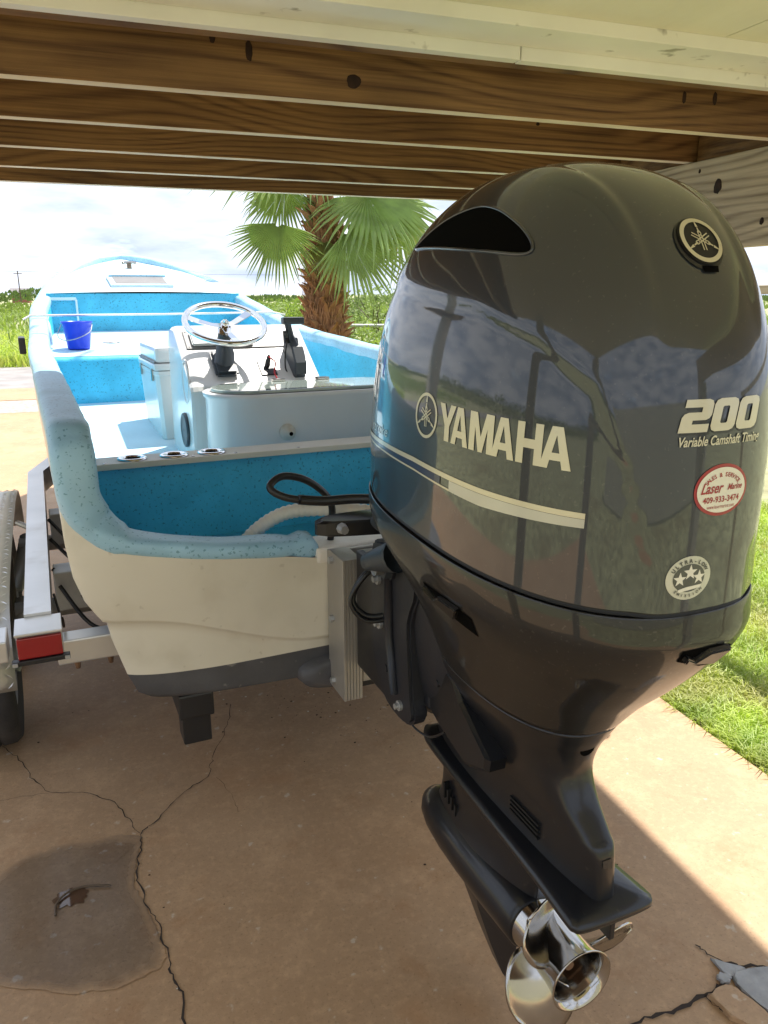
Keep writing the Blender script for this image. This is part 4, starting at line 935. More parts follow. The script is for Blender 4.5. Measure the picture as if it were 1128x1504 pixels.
# x = -v when looking along +u ; anchored at v=0, z=0
zt_ = lambda x: interp([(.45, 1.408), (.7, 1.407), (.85, 1.404), (1.07, 1.391), (1.245, 1.384)], x)
zl_ = lambda x: interp([(.45, 1.392), (.7, 1.386), (.85, 1.379), (1.07, 1.361), (1.245, 1.361)], x)
def xb(va, vb, top, bot, n=70): return [[(va+(vb-va)*i/n, top(va+(vb-va)*i/n)), (va+(vb-va)*(i+1)/n, top(va+(vb-va)*(i+1)/n)), (va+(vb-va)*(i+1)/n, bot(va+(vb-va)*(i+1)/n)), (va+(vb-va)*i/n, bot(va+(vb-va)*i/n))] for i in range(n)]
decal('pinstripe', xb(.47, 1.245, zt_, lambda x: zt_(x)-.009), (-.3, 0, 0), sidef, 'decal_champagne', cowl)
decal('pinstripe', xb(.47, .985, lambda x: zl_(x)+.0035, zl_), (-.3, 0, 0), sidef, 'decal_champagne', cowl)
decal('pinstripe_fill', xb(.47, .955, lambda x: zt_(x)-.0095, lambda x: zl_(x)+.004), (-.3, 0, 0), sidef, 'decal_navy', cowl)
decal('pinstripe', xb(.985, 1.245, lambda x: zt_(x)-.0095, zl_), (-.3, 0, 0), sidef, 'decal_silver', cowl)
decal('stroke_lettering', fit_text('stroke', .12, .022, shear=.3), (-.25, -.60, 1.418), (.95, -.25, 0), 'decal_silver', cowl)
decal('rear_insert', [[(-.045, -.018), (.045, -.022), (.045, .022), (-.03, .022)]], (0, -1.5, .68), (.6, .8, 0), 'black_plastic', lg, off=.0025, tree=bvh3)
# rear lettering
decal('power_lettering', [[(x+.004, y-.004) for x, y in p] for p in blockword('200', [('2', 0, .0505), ('0', .0525, .0475), ('0', .1025, .0475)], .047, .28)], (-.079, -1.5, 1.508), rear, 'decal_shadow', cowl, off=.0008)
decal('power_lettering', blockword('200', [('2', 0, .0505), ('0', .0525, .0475), ('0', .1025, .0475)], .047, .28), (-.079, -1.5, 1.508), rear, 'decal_champagne', cowl, off=.0018)
decal('power_lettering', [[(x+.0015, y-.0015) for x, y in p] for p in fit_text('Variable Camshaft Timing', .160, .0165, shear=.3, weight=.03)], (-.076, -1.5, 1.4855), rear, 'decal_shadow', cowl, off=.0008)
decal('power_lettering', fit_text('Variable Camshaft Timing', .160, .0165, shear=.3, weight=.02), (-.076, -1.5, 1.4855), rear, 'decal_champagne', cowl, off=.0018)
# round badge on the rear of the top
bd_o = (.006, -1.235, 1.782); bd_d = (0, .80, -.6)
bdg = decal('badge', [ell(0, 0, .041, .041)], bd_o, bd_d, 'gasket', cowl, off=.004)
decal('badge_ring', ringp_(0, 0, .0385, .0385, .007), bd_o, bd_d, 'decal_champagne', bdg, off=.0055)
decal('badge_forks', forks(.034), bd_o, bd_d, 'decal_champagne', bdg, off=.0055)
sk_ = decal('badge_edge', [ell(-.003, -.004, .044, .044)], bd_o, bd_d, 'black_plastic', bdg, off=.002)
decal('badge_tab', [[(-.014, -.042), (.018, -.042), (.016, -.052), (-.012, -.052)]], bd_o, bd_d, 'void_black', bdg, off=.003)
# dealer sticker
so_ = (.008, -1.5, 1.419)
stk = decal('dealer_sticker', [ell(0, 0, .0535, .0395)], so_, rear, 'decal_red', cowl, off=.001)
decal('sticker_field', [ell(0, 0, .0485, .0345)], so_, rear, 'decal_cream', stk, off=.0016)
def arc_text(s, R, h, a0, a1, sgn=1, **k):
    out = []; n = len(s)
    for i, ch in enumerate(s):
        if ch == ' ': continue
        P = text_polys(ch, size=h*1.4, align='CENTER', **k); a = a0+(a1-a0)*i/(n-1); th_ = a-math.pi/2*sgn
        for p in P: out.append([(R[0]*math.cos(a)+x*math.cos(th_)-y*math.sin(th_), R[1]*math.sin(a)+x*math.sin(th_)+y*math.cos(th_)) for x, y in p])
    return out
decal('sticker_text', arc_text('SALES & SERVICE', (.034, .0205), .0065, rad(150), rad(30), weight=.0002), so_, rear, 'decal_red', stk, off=.0022, res=.006)
decal('sticker_text', [[(x-.042, y-.004) for x, y in p] for p in fit_text('Laser', .044, .0165, shear=.4, weight=.02)], so_, rear, 'decal_red', stk, off=.0022, res=.006)
decal('sticker_text', [[(x+.010, y-.001) for x, y in p] for p in fit_text('Marine', .031, .0095, shear=.4, weight=.02)], so_, rear, 'decal_red', stk, off=.0022, res=.006)
decal('sticker_text', [[(x-.037, y-.0185) for x, y in p] for p in fit_text('409-933-3474', .073, .0095, weight=.02)], so_, rear, 'decal_red', stk, off=.0022, res=.006)
decal('sticker_text', [[(x-.028, y-.0275) for x, y in p] for p in fit_text('www.lasermarine.com', .055, .0055)], so_, rear, 'decal_red', stk, off=.0022, res=.006)
# emission badge
eo = (-.066, -1.5, 1.286); ed = (.15, .98, 0)
es_ = decal('emission_sticker', [ell(0, 0, .041, .035)], eo, ed, 'decal_silver', cowl, off=.001)
decal('emission_field', [ell(0, .0, .029, .0225)], eo, ed, 'decal_dark', es_, off=.0015)
def star(cx, cy, R): return [[(cx+(R if k % 2 == 0 else R*.42)*math.cos(math.pi/2+k*math.pi/5), cy+(R if k % 2 == 0 else R*.42)*math.sin(math.pi/2+k*math.pi/5)) for k in range(10)]]
decal('emission_stars', star(-.017, -.001, .012)+star(.001, .009, .013)+star(.018, .0, .012)+[[(-.02, -.022), (.022, -.017), (.024, -.012), (-.004, -.014), (-.018, -.017)]], eo, ed, 'decal_cream', es_, off=.002, res=.006)
decal('emission_text', arc_text('ULTRA-LOW', (.031, .0245), .006, rad(150), rad(30), weight=.0004), eo, ed, 'decal_dark', es_, off=.002, res=.006)
decal('emission_text', arc_text('EMISSION', (.035, .0305), .0045, rad(225), rad(315), sgn=-1, weight=.0002), eo, ed, 'decal_dark', es_, off=.002, res=.006)
# air scoops near the top, both sides
for s in (-1, 1):
    sc = [(.695, 1.786), (.73, 1.806), (.79, 1.829), (.85, 1.841), (.91, 1.8445), (.97, 1.834), (1.02, 1.816), (1.06, 1.796), (1.088, 1.775), (1.092, 1.762), (1.07, 1.759), (1.0, 1.766), (.92, 1.773), (.83, 1.780), (.75, 1.784)]
    scp = [(p.x, p.y) for p in crom([(x, y, 0) for x, y in sc], 4, True)]
    dr = (-s, 0, -.25) if True else None
    r_, u_ = frame((-s, 0, 0))
    pl = [((x if s < 0 else -x), z) for x, z in scp]
    o = decal('air_scoop', [pl], (.35*s, 0, 0), (-s, 0, 0), 'void_black', cowl, off=.0015)
    edge = []
    for x, z in scp:
        h = bvh.ray_cast(Vector((.6*s, -x, z)), Vector((-s, 0, 0)))
        if h[0] is not None: edge.append(h[0]+h[1]*.001)
    obj('scoop_rim', sweep(edge, .0028, 6, closed=True), 'engine_paint', o, smooth=True)
# latch recess, port side and rear
for nm, og, dd, w_ in (('cowl_latch', (-.4, -1.02, 1.135), (.93, .33, .0), 1.0), ('cowl_latch', (.10, -1.5, 1.135), (-.35, .93, 0), .75)):
    P = [[(-.085*w_, .028), (.005*w_, .028), (.075*w_, .012), (.075*w_, -.03), (.0, -.018), (-.085*w_, .008)]]
    lt = decal(nm, P, og, dd, 'void_black', lp, off=.0012, tree=bvh2)
    hh = bvh2.ray_cast(Vector(og), Vector(dd).normalized()); nn = -hh[1] if hh[1].dot(Vector(dd)) < 0 else hh[1]
    rr_, uu_ = frame(nn); base = hh[0]-nn*.001; P2 = [(-.080*w_, .026), (-.045*w_, .010), (-.015*w_, .027), (.05*w_, .025), (.02*w_, -.010), (-.078*w_, .010)]
    bmx = loft([[base+rr_*x+uu_*y-nn*t_ for x, y in P2] for t_ in (-.004, .009)]); bmesh.ops.recalc_face_normals(bmx, faces=bmx.faces)
    bmesh.ops.bevel(bmx, geom=bmx.edges[:], offset=.0025, segments=2, affect='EDGES'); obj('latch_lever', bmx, 'engine_pan', lt)
# ---- mounting bracket, jack plate
jp = empty('jack_plate', O, rad(4.2)); tag(jp, 'ribbed aluminium jack plate bolted between transom and motor', 'jack plate')
for s in (-1, 1):
    xc = s*.135; xo = xc-.03; xi = xc+.03
    bm = bmesh.new()
    n = 6; pts2 = [(xo, -.04), (xo, -.158)]
    for i in range(n):
        a = xo+(xi-xo)*i/n; b_ = xo+(xi-xo)*(i+1)/n; pts2 += [(a+.001, -.160), (b_-.003, -.160), (b_-.002, -.157), (b_, -.157)]
    pts2 += [(xi, -.04)]
    cl2 = []
    for p in pts2:
        if not cl2 or (Vector(p)-Vector(cl2[-1])).length > 1e-4: cl2.append(p)
    prism(cl2, .50, .955, bm); bmesh.ops.recalc_face_normals(bm, faces=bm.faces)
    rl = obj('side_channel', bm, 'aluminium', jp)
    for z in (.53, .74, .93): obj('bolt', sweep([(xo+.001, -.07, z), (xo-.012, -.07, z)], [.012, .011], 6), 'galv', rl)
boxo('backing_plate', (-.165, .165, -.045, -.022, .52, .95), 'aluminium', jp, bev=.003)
boxo('slide_plate', (-.10, .10, -.15, -.12, .55, .97), 'aluminium', jp, bev=.003)
for s in (-1, 1): boxo('slide_web', (s*.114-.011, s*.114+.011, -.40, -.165, .62, .985), 'black_plastic', jp, bev=.004)
boxo('lower_bar', (-.10, .30, -.10, -.05, .505, .53), 'black_plastic', jp)
# clamp brackets and swivel
for s in (-1, 1):
    pr2 = [(-.165, 1.04), (-.22, 1.085), (-.36, 1.09), (-.44, 1.02), (-.40, .92), (-.41, .80), (-.42, .72), (-.43, .67), (-.38, .635), (-.27, .64), (-.20, .70), (-.165, .80)]
    pc = crom([(0, y-.17, z) for y, z in pr2], 3, True)
    rg = [[(s*x_, p.y*1.0, p.z) for p in pc] for x_ in (.105, .15)]
    bm = loft(rg); bmesh.ops.recalc_face_normals(bm, faces=bm.faces); bmesh.ops.bevel(bm, geom=[e for e in bm.edges if len(e.link_faces) == 2 and e.calc_face_angle(0) > 1.0], offset=.008, segments=2, affect='EDGES')
    cbk = obj('clamp_bracket', bm, 'engine_bracket', eng)
    for y, z, r_ in ((-.22, .98, .016), (-.23, .86, .018), (-.30, .76, .02), (-.36, .68, .014), (-.30, 1.03, .026)):
        obj('bracket_bolt', sweep([(s*.149, y-.17, z), (s*.158, y-.17, z), (s*.159, y-.17, z), (s*.168, y-.17, z)], [r_, r_, r_*.6, r_*.55], 10), 'galv' if r_ < .02 else 'engine_bracket', cbk)
    rb = [(-.26, .97), (-.33, .97), (-.37, .75), (-.30, .72)]
    obj('bracket_rib', sweep([(s*.152, -.46, 1.03), (s*.156, -.47, .85), (s*.152, -.50, .70)], .014, 8), 'engine_bracket', cbk, smooth=True)
sv = [sect(1.16, .15, -.32, -.70, 3.5), sect(1.06, .145, -.31, -.74, 3.5), sect(.95, .135, -.33, -.75, 3.5), sect(.85, .128, -.36, -.74, 3.5), sect(.76, .12, -.38, -.70, 3.5), sect(.70, .105, -.40, -.64, 3.5), sect(.655, .085, -.42, -.58, 3.5)]
bm = loft(smoothl(sv, 2)); bmesh.ops.recalc_face_normals(bm, faces=bm.faces); obj('swivel_bracket', bm, 'engine_bracket', eng, smooth=True)
obj('tilt_tube', sweep([(-.20, -.47, 1.045), (-.15, -.47, 1.045), (.15, -.47, 1.045), (.2, -.47, 1.045)], .022, 16), 'galv', eng, smooth=True)
obj('tilt_tube_nut', lathe([(.022, 0), (.034, 0), (.034, .022), (.022, .022)], 6, axis='X', origin=(-.178, -.47, 1.045)), 'slate_plastic', eng)
obj('tilt_rod', sweep([(-.06, -.30, .66), (-.05, -.52, .93)], .02, 12), 'engine_bracket', eng, smooth=True)
for s in (-1, 1):
    # lower mount housings hugging the midsection
    mh = [Vector(q_) for q_ in [(0, -.575, .83), (0, -.585, .74), (0, -.62, .70), (0, -.66, .685), (0, -.80, .652), (0, -.885, .690), (0, -.89, .72), (0, -.80, .775), (0, -.76, .80), (0, -.72, .845), (0, -.62, .855)]]
    bm = loft([[(s*.06, p.y, p.z) for p in mh], [(s*(.100), p.y, p.z) for p in mh], [(s*.110, -.73+(p.y+.73)*.93, .75+(p.z-.75)*.9) for p in mh]])
    bmesh.ops.recalc_face_normals(bm, faces=bm.faces)
    mo = obj('lower_mount', bm, 'engine_leg', eng)
    obj('mount_bolt', sweep([(s*.108, -.66, .80), (s*.118, -.66, .80)], [.012, .010], 8), 'engine_bracket', mo)
    boxo('mount_arm', (s*.09-.022, s*.09+.022, -.62, -.50, .70, .80), 'engine_bracket', eng, bev=.01)
sp_ = [sect(1.14, .19, -.30, -.70, 2.6), sect(1.18, .20, -.34, -.8, 2.6), sect(1.24, .2, -.38, -.8, 2.6)]
obj('splash_pan', loft(sp_), 'gasket', eng)
# rigging: boot, link arm, cables, hose
obj('rigging_boot', sweep(crom([(-.205, -.44, 1.05), (-.195, -.49, 1.07), (-.175, -.56, 1.10)], 4), [.018, .024, .024, .027, .030, .033, .036, .039, .042], 14), 'slate_plastic', eng, smooth=True)
bm = bmesh.new(); pl = crom([(-.26, -.20, 0), (-.24, -.235, 0), (-.05, -.27, 0), (.0, -.25, 0), (.0, -.17, 0), (-.05, -.16, 0), (-.22, -.17, 0)], 3, True)
ln2 = loft([[(p.x*sc_+.0, p.y, z) for p in pl] for z, sc_ in ((1.058, .9), (1.064, 1), (1.096, 1), (1.103, .92))]); lk = obj('steering_link', ln2, 'black_plastic', eng)
for u in (-.20, -.06): obj('link_bolt', sweep([(u, -.25, 1.085), (u, -.275, 1.085)], [.016, .012], 8), 'galv', lk)
obj('steering_hose', sweep(crom([(-.04, -.20, 1.135), (-.10, -.14, 1.13), (-.2, -.10, 1.125), (-.30, -.08, 1.14), (-.345, -.06, 1.17), (-.30, -.04, 1.195), (-.22, -.03, 1.17), (-.15, -.02, 1.10), (-.13, .03, 1.0), (-.13, .06, .9)], 6), .011, 10), 'black_plastic', eng, smooth=True)
obj('hose_sleeve', sweep(crom([(-.06, -.18, 1.135), (-.12, -.13, 1.13), (-.2, -.10, 1.125), (-.27, -.085, 1.133)], 5), .0145, 10), 'black_plastic', eng, smooth=True)
obj('hose_fitting', sweep([(-.065, -.175, 1.135), (-.03, -.21, 1.138)], [.013, .011], 6), 'rust_steel', eng)
obj('cable_loop', sweep(crom([(-.10, -0.500, 1.06), (-.15, -0.400, 1.02), (-.20, -0.390, .985), (-.225, -0.390, .93), (-.19, -0.400, .885), (-.13, -0.420, .89), (-.10, -0.460, .95), (-.12, -0.520, 1.06), (-.15, -0.550, 1.12)], 7), .0085, 9), 'black_plastic', eng, smooth=True)
obj('cable_loop', sweep(crom([(-.10, -0.520, 1.07), (-.15, -0.415, 1.03), (-.205, -0.405, .99), (-.235, -0.400, .93), (-.195, -0.410, .875), (-.12, -0.430, .885), (-.09, -0.480, .96), (-.13, -0.540, 1.08)], 7), .006, 8), 'black_plastic', eng, smooth=True)
obj('ground_wire', sweep(crom([(-.12, -.50, .66), (-.12, -.54, .62), (-.10, -.60, .615), (-.09, -.66, .66)], 6), .003, 6), 'black_plastic', eng, smooth=True)
# corrugated drain hose inside the splash well
hp = crom([(-.44, .17, .86), (-.40, .15, .92), (-.335, .15, .985), (-.25, .14, 1.03), (-.16, .10, 1.045), (-.06, .02, 1.05), (.02, -.06, 1.05)], 16)
hs = obj('corrugated_hose', sweep(hp, [.022+.0018*math.sin(i*2.1) for i in range(len(hp))], 12), 'hose_white', smooth=True); hs.location = O; hs.rotation_euler = (0, 0, rad(4.2))
tag(hs, 'white corrugated hose arching out of the blue splash well', 'hose')

# ------------------------------------------------------------------ palm tree
palm = empty('palm_tree', (2.12, 7.8, -.05)); tag(palm, 'fan palm with shaggy brown trunk standing beyond the boat', 'tree')
tp_ = [(0, .33), (.3, .27), (.9, .25), (1.4, .235), (1.9, .22), (2.3, .2), (2.7, .15)]
bm = bmesh.new(); rg = []
for i in range(40):
    z = 2.75*i/39; r = interp(tp_, z)*.74
    rg.append([(r*math.cos(a)*(1+.1*noise.noise(Vector((math.cos(a)*3, math.sin(a)*3, z*8)))), r*math.sin(a), z) for a in [2*math.pi*k/24 for k in range(24)]])
obj('trunk', loft(rg), 'palm_bark', palm, smooth=False)
def boot_mesh(k):
    w = random.uniform(.026, .055); h = random.uniform(.08, .2); t = random.uniform(.012, .02)
    V = [(-w, 0, 0), (w, 0, 0), (w*.6, .03, h*.6), (-w*.6, .03, h*.6), (w*random.uniform(.1, .4), .075, h), (-w*random.uniform(.1, .4), .065, h*random.uniform(.85, 1.05)),
         (-w*.9, -t*2, 0), (w*.9, -t*2, 0), (w*.5, -t, h*.6), (-w*.5, -t, h*.6)]
    F = [(0, 1, 2, 3), (3, 2, 4, 5), (7, 6, 9, 8), (8, 9, 5, 4), (1, 7, 8, 2), (6, 0, 3, 9), (2, 8, 4), (9, 3, 5)]
    me = bpy.data.meshes.new('boot'); me.from_pydata(V, [], F); me.materials.append(MATS['palm_boot' if k % 3 else 'palm_bark']); return me
bms = [boot_mesh(k) for k in range(12)]
for i in range(420):
    z = .75+1.85*i/420; a = i*2.39996; r = interp(tp_, z)*.72
    if math.sin(a) > .2: continue
    b_ = bpy.data.objects.new('leaf_base', random.choice(bms)); C.objects.link(b_); b_.parent = palm
    b_.location = (r*math.cos(a), r*math.sin(a), z); b_.rotation_euler = (random.uniform(-.45, .12), random.uniform(-.45, .45), a-math.pi/2+random.uniform(-.4, .4)); s = random.uniform(.7, 1.25); b_.scale = (s, s, s)
# fibre strands hanging off the trunk
vsx = []; fs = []
for i in range(2600):
    z = random.uniform(.8, 2.6); a = random.uniform(0, 6.28); r = interp(tp_, z)*random.uniform(.76, 1.0); l = random.uniform(.05, .2); j = len(vsx); w = .004
    x, y = r*math.cos(a), r*math.sin(a); tx, ty = -math.sin(a)*w, math.cos(a)*w; dx = random.uniform(-.06, .06)
    vsx += [(x-tx, y-ty, z), (x+tx, y+ty, z), (x*1.12+dx, y*1.12+random.uniform(-.05, .05), z-l)]; fs.append((j, j+1, j+2))
obj('trunk_fibre', (vsx, [], fs), 'palm_boot', palm, kind='stuff')
def fan_mesh(R=.85, n=36, spread=rad(230), droop=.35, seed=0, mat='palm_leaf', fold=.0):
    rnd = random.Random(seed); V = []; F = []
    for k in range(n):
        a = -spread/2+spread*(k+.5)/n; da = spread/n/2
        Rl = R*(1-.25*(abs(a)/(spread/2))**2)*rnd.uniform(.92, 1.08); spl = Rl*rnd.uniform(.5, .62); j = len(V)
        def P(r, ang, up):
            dz = -droop*(r/R)**2.2*R*.55 - fold*abs(math.sin(ang))*r
            return (r*math.sin(ang), r*math.cos(ang), dz+up)
        tw_ = rnd.uniform(-.05, .05); dr = rnd.uniform(.0, .22)*R
        e = P(Rl, a+tw_, 0); e2 = P(Rl*.985, a+tw_+.012, 0)
        V += [P(.03, a-da, 0), P(.03, a, .004), P(.03, a+da, 0), P(spl, a-da*1.02, 0), P(spl, a, .022), P(spl, a+da*1.02, 0),
              P(Rl*.82, a-da*.35+tw_*.5, -dr*.3), P(Rl*.82, a+tw_*.5, .006-dr*.3), P(Rl*.82, a+da*.35+tw_*.5, -dr*.3), (e[0], e[1], e[2]-dr)]
        F += [(j, j+1, j+4, j+3), (j+1, j+2, j+5, j+4), (j+3, j+4, j+7, j+6), (j+4, j+5, j+8, j+7), (j+6, j+7, j+9), (j+7, j+8, j+9)]
        if rnd.random() < .35:
            q = len(V); t0 = V[j+3]; V += [(t0[0]*1.0, t0[1], t0[2]), (t0[0]*1.01+.004, t0[1], t0[2]), (t0[0]*1.25, t0[1]*1.25, t0[2]-rnd.uniform(.05, .2))]; F.append((q, q+1, q+2))
    me = bpy.data.meshes.new('fan'); me.from_pydata(V, [], F); me.materials.append(MATS[mat]); return me
def frond(hub, axis, normal, R=.85, seed=0, droop=.3, mat='palm_leaf', stalk_from=(0, 0, 2.55), spread=230, fold=0.0):
    """hub relative to palm base; axis = direction the fan points; normal = upper face"""
    y = Vector(axis).normalized(); z = Vector(normal); z = (z-y*z.dot(y)).normalized(); x = y.cross(z)
    f_ = bpy.data.objects.new('frond', fan_mesh(R, 38, rad(spread), droop, seed, mat, fold)); C.objects.link(f_); f_.parent = palm
    f_.matrix_local = Matrix.Translation(Vector(hub)) @ Matrix((x, y, z)).transposed().to_4x4()
    s0 = Vector(stalk_from); h = Vector(hub); mid = (s0+h)/2+Vector((0, 0, .12))
    st_ = sweep(crom([s0, mid, h, h+y*.12], 5), [.022]*6+[.016]*6+[.012]*4, 6)
    m_inv = f_.matrix_local.inverted(); bmesh.ops.transform(st_, matrix=m_inv, verts=st_.verts)
    obj('leaf_stalk', st_, 'palm_leaf_old', f_, smooth=True)
B = Vector((2.12, 7.8, -.05))
def rel(x, y, z): return Vector((x, y, z))-B
frond(rel(1.60, 7.45, 2.33), (-.12, -.1, -.9), (-.15, -1, .35), .58, 1, .15, spread=165)
frond(rel(2.22, 7.35, 2.27), (.7, -.15, -.6), (.1, -1, .45), .80, 2, .12, spread=185)
frond(rel(1.78, 7.9, 2.70), (-.5, -.1, -.6), (-.5, -.7, .5), .55, 3, .35, spread=200)
frond(rel(2.75, 7.8, 2.62), (.85, 0, -.35), (.2, -.9, .5), .85, 4, .3, spread=220)
frond(rel(2.5, 7.55, 2.62), (.35, -.4, -.35), (0, -.7, .8), .8, 5, .3)
frond(rel(1.98, 7.5, 2.80), (-.05, -.6, -.2), (-.1, -.6, .8), .55, 6, .35)
frond(rel(2.1, 8.2, 2.75), (.1, .6, .2), (0, -.4, 1), .9, 7, .3)
frond(rel(2.9, 8.2, 2.65), (.9, .2, -.45), (.4, -.6, .6), .95, 8, .3, mat='palm_leaf_old')
frond(rel(1.75, 8.1, 2.9), (-.8, .3, .3), (0, -.5, 1), .9, 9, .3)
frond(rel(2.3, 7.5, 2.95), (.3, -.6, .5), (0, .3, 1), .9, 10, .4)
frond(rel(2.6, 8.0, 3.1), (.5, .2, .8), (-.5, -.5, .4), .9, 11, .4)
frond(rel(2.0, 7.7, 3.15), (-.4, -.1, .9), (.4, -.6, .4), .9, 12, .4)
frond(rel(2.05, 7.5, 2.2), (.05, -.25, -1), (0, -1, .1), .42, 13, .1, mat='palm_leaf_old', spread=120)

# ------------------------------------------------------------------ shrubs, fence, far things
def shrub_mesh(seed, n=1500, mat='shrub_leaf', w=.9, h=1.0, leaf=.05):
    rnd = random.Random(seed); V = []; F = []; cl_ = [(rnd.uniform(-.6, .6)*w, rnd.uniform(-.6, .6)*w, rnd.uniform(.25, .85)*h, rnd.uniform(.16, .36)*w) for _ in range(18)]
    for i in range(n):
        c = rnd.choice(cl_); d = Vector((rnd.gauss(0, 1), rnd.gauss(0, 1), rnd.gauss(0, 1))).normalized()*c[3]*rnd.random()**.45
        p = Vector((c[0], c[1], c[2]))+d; p.z = max(.02, p.z); a = Vector((rnd.gauss(0, 1), rnd.gauss(0, 1), rnd.gauss(.3, 1))).normalized(); b_ = a.orthogonal().normalized(); l = leaf*rnd.uniform(.6, 1.5); j = len(V)
        V += [p, p+a*l*.5+b_*l*.28, p+a*l, p+a*l*.5-b_*l*.28]; F.append((j, j+1, j+2, j+3))
    me = bpy.data.meshes.new('foliage'); me.from_pydata(V, [], F); me.materials.append(MATS[mat]); return me
def stems_mesh(seed, h=.8):
    rnd = random.Random(seed); bmx = bmesh.new()
    for i in range(7): sweep([(0, 0, 0), (rnd.uniform(-.15, .15), rnd.uniform(-.15, .15), h*.5), (rnd.uniform(-.5, .5), rnd.uniform(-.5, .5), h*rnd.uniform(.8, 1.1))], [.015, .01, .004], 5, bm=bmx)
    me = bpy.data.meshes.new('stems'); bmx.to_mesh(me); bmx.free(); me.materials.append(MATS['twig_brown']); return me
SH_ = [shrub_mesh(1), shrub_mesh(2, mat='shrub_leaf_dark'), shrub_mesh(3, 1700, leaf=.06)]
ST = [stems_mesh(k) for k in range(3)]
spots = [(3.3, 12.2, 1.0, 0), (4.4, 13.6, 1.15, 2), (5.2, 15.6, 1.5, 0), (3.9, 17.2, 1.2, 1), (6.2, 14.2, 1.4, 2), (6.9, 17.6, 1.7, 0), (5.6, 21.5, 1.5, 2), (4.7, 25.0, 1.6, 0), (7.8, 23.0, 1.9, 2), (9.2, 19.0, 1.8, 0), (8.6, 28.0, 2.0, 1), (6.4, 31.0, 1.6, 2), (11.0, 26.0, 2.1, 0), (2.0, 27.0, 1.0, 2), (10.6, 14.0, 1.6, 0), (12.8, 17.0, 1.9, 2), (14.5, 21.0, 2.0, 0), (-4.6, 29.0, .9, 0), (-6.2, 34.0, 1.2, 2), (12.5, 12.0, 1.3, 2), (9.0, 11.5, 1.1, 0)]
desc = ['leafy green shrub', 'dark green shrub', 'broad pale green shrub']
for i, (x, y, s, k) in enumerate(spots):
    e = empty('shrub', (x, y, -.06), random.uniform(0, 6)); e.scale = (s, s, s*random.uniform(.85, 1.1))
    order = sorted(spots, key=lambda q: math.atan2(q[0], q[1])).index((x, y, s, k))+1
    words = ['first', 'second', 'third', 'fourth', 'fifth', 'sixth', 'seventh', 'eighth', 'ninth', 'tenth', 'eleventh', 'twelfth', 'thirteenth', 'fourteenth', 'fifteenth', 'sixteenth', 'seventeenth', 'eighteenth', 'nineteenth', 'twentieth', 'twenty-first']
    tag(e, desc[k]+' in the field behind the palm, '+words[order-1]+' from the left', 'shrub', 'shrubs in the rough field')
    for nm, me in (('foliage', SH_[k]), ('stem', ST[i % 3])):
        o = bpy.data.objects.new(nm, me); C.objects.link(o); o.parent = e
# distant hedge of reeds and trees at the horizon
def far_mass(name, y, x0, x1, h, n, mat, label):
    vsx = []; fs = []
    for i in range(n):
        x = random.uniform(x0, x1); hh = h*(.35+.65*abs(noise.noise(Vector((x*.05, y*.1, 0))))*1.8)*random.uniform(.3, 1); yy = y+random.uniform(-6, 6); s = random.uniform(.25, .7)*h*.22; j = len(vsx)
        a = random.uniform(0, 3.14); vsx += [(x-s*math.cos(a), yy-s*math.sin(a), hh-s), (x+s*math.cos(a), yy+s*math.sin(a), hh-s*.8), (x+s*.3, yy, hh+s*.7)]; fs.append((j, j+1, j+2))
    o = obj(name, (vsx, [], fs), mat, kind='stuff'); o['label'] = label; o['category'] = 'trees'
far_mass('distant_trees', 150, -120, 190, 2.6, 15000, 'shrub_leaf_dark', 'low dark line of far trees along the horizon')
vsx = []; fs = []
for i in range(14000):
    if i % 2: x, y = random.uniform(-48, -40), random.uniform(-40, 60)
    else: x, y = random.uniform(-45, 60), random.uniform(-46, -38)
    hh = random.random()*(1.5+2.2*abs(noise.noise(Vector((x*.12, y*.12, 5))))); a = random.uniform(0, 6.28); l = random.uniform(.15, .45); j = len(vsx)
    vsx += [(x, y, hh), (x+l*math.cos(a), y+l*math.sin(a), hh+l*.3), (x+l*.3, y, hh+l)]; fs.append((j, j+1, j+2))
o = obj('boundary_hedge', (vsx, [], fs), 'shrub_leaf_dark', kind='stuff'); o['label'] = 'tall green hedge around the yard behind the house'; o['category'] = 'hedge'
far_mass('distant_scrub', 75, -40, 95, 1.2, 12000, 'shrub_leaf', 'green scrub across the far side of the field')
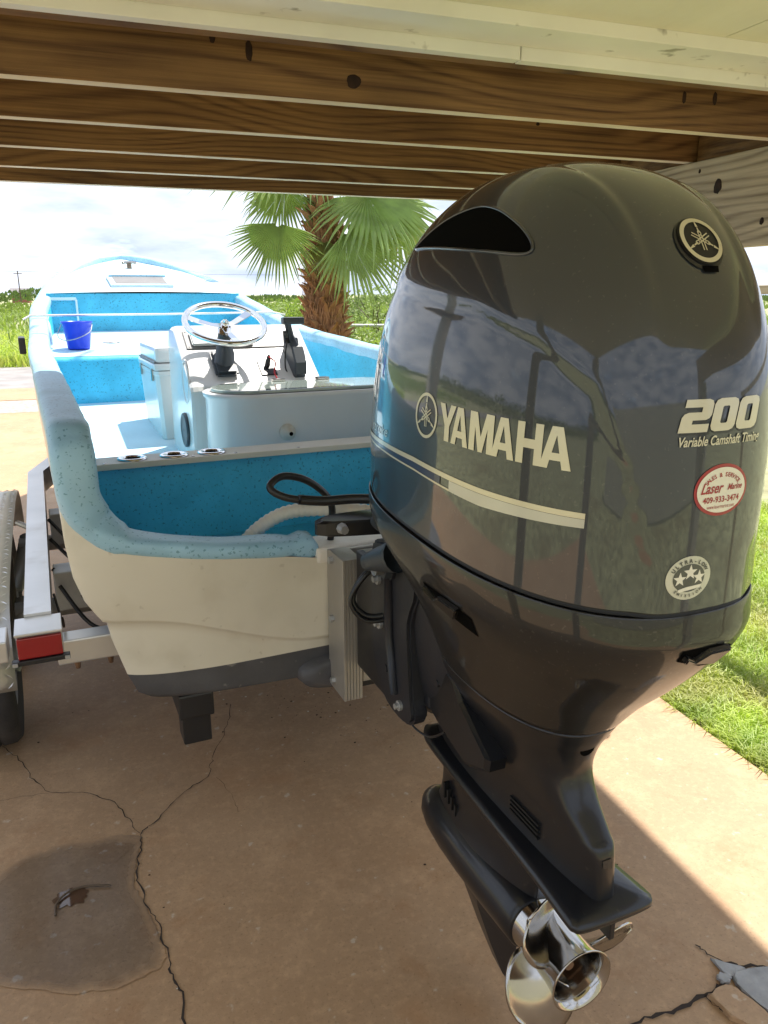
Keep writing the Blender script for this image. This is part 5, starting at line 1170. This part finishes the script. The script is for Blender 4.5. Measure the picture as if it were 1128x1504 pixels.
fe = empty('pipe_fence', (0, 0, 0)); tag(fe, 'pale metal pipe fence rail behind the palm', 'fence')
fa, fb = Vector((3.2, 15.7, 1.1)), Vector((14.0, 10.9, 1.1))
obj('fence_rail', sweep([fa, fb], .03, 8), 'steel_pole', fe, smooth=True)
for t in (.0, .22, .44, .66, .88):
    p = fa+(fb-fa)*t; obj('fence_post', sweep([(p.x, p.y, -.1), (p.x, p.y, 1.12)], .035, 8), 'steel_pole', fe, smooth=True)
def bldg(x, y, w, d, h, mat, label, roof=True):
    b_ = empty('far_house', (x, y, 0)); tag(b_, label, 'house', 'far houses')
    boxo('wall', (-w/2, w/2, -d/2, d/2, 0, h), mat, b_)
    if roof:
        obj('roof', ([(-w/2-.4, -d/2-.4, h), (w/2+.4, -d/2-.4, h), (w/2+.4, d/2+.4, h), (-w/2-.4, d/2+.4, h), (-w/2-.4, 0, h+.9), (w/2+.4, 0, h+.9)], [], [(0, 1, 5, 4), (2, 3, 4, 5), (0, 4, 3), (1, 2, 5)]), 'bld_roof', b_)
    nwin = max(2, int(w/2.2))
    for k in range(nwin):
        xx = -w/2+w*(k+.5)/nwin; boxo('window', (xx-.45, xx+.45, -d/2-.05, -d/2-.01, h*.55, h*.85), 'win_dark', b_)
bldg(-22.5, 180, 5, 6, 2.6, 'bld_blue', 'blue grey far house at the left edge of the horizon'); bldg(-15.5, 181, 3.2, 6, 2.0, 'bld_red', 'low reddish far house beside the utility pole'); bldg(-8.5, 182, 5, 6, 2.2, 'bld_white', 'pale far house just left of the bow')
up_ = empty('utility_pole', (-11.9, 137, 0)); tag(up_, 'wooden utility pole on the far left horizon', 'pole')
obj('pole', sweep([(0, 0, 0), (0, 0, 5.2)], [.1, .07], 8), 'twig_brown', up_); boxo('crossarm', (-.6, .6, -.04, .04, 4.75, 4.85), 'twig_brown', up_)
obj('power_line', sweep([(-40, 0, 5.4)]+[(x, 0, 5.1-.25*math.sin(math.pi*x/60)) for x in (0, 20, 40, 60)]+[(120, 0, 5.0)], .018, 5), 'gasket', up_)
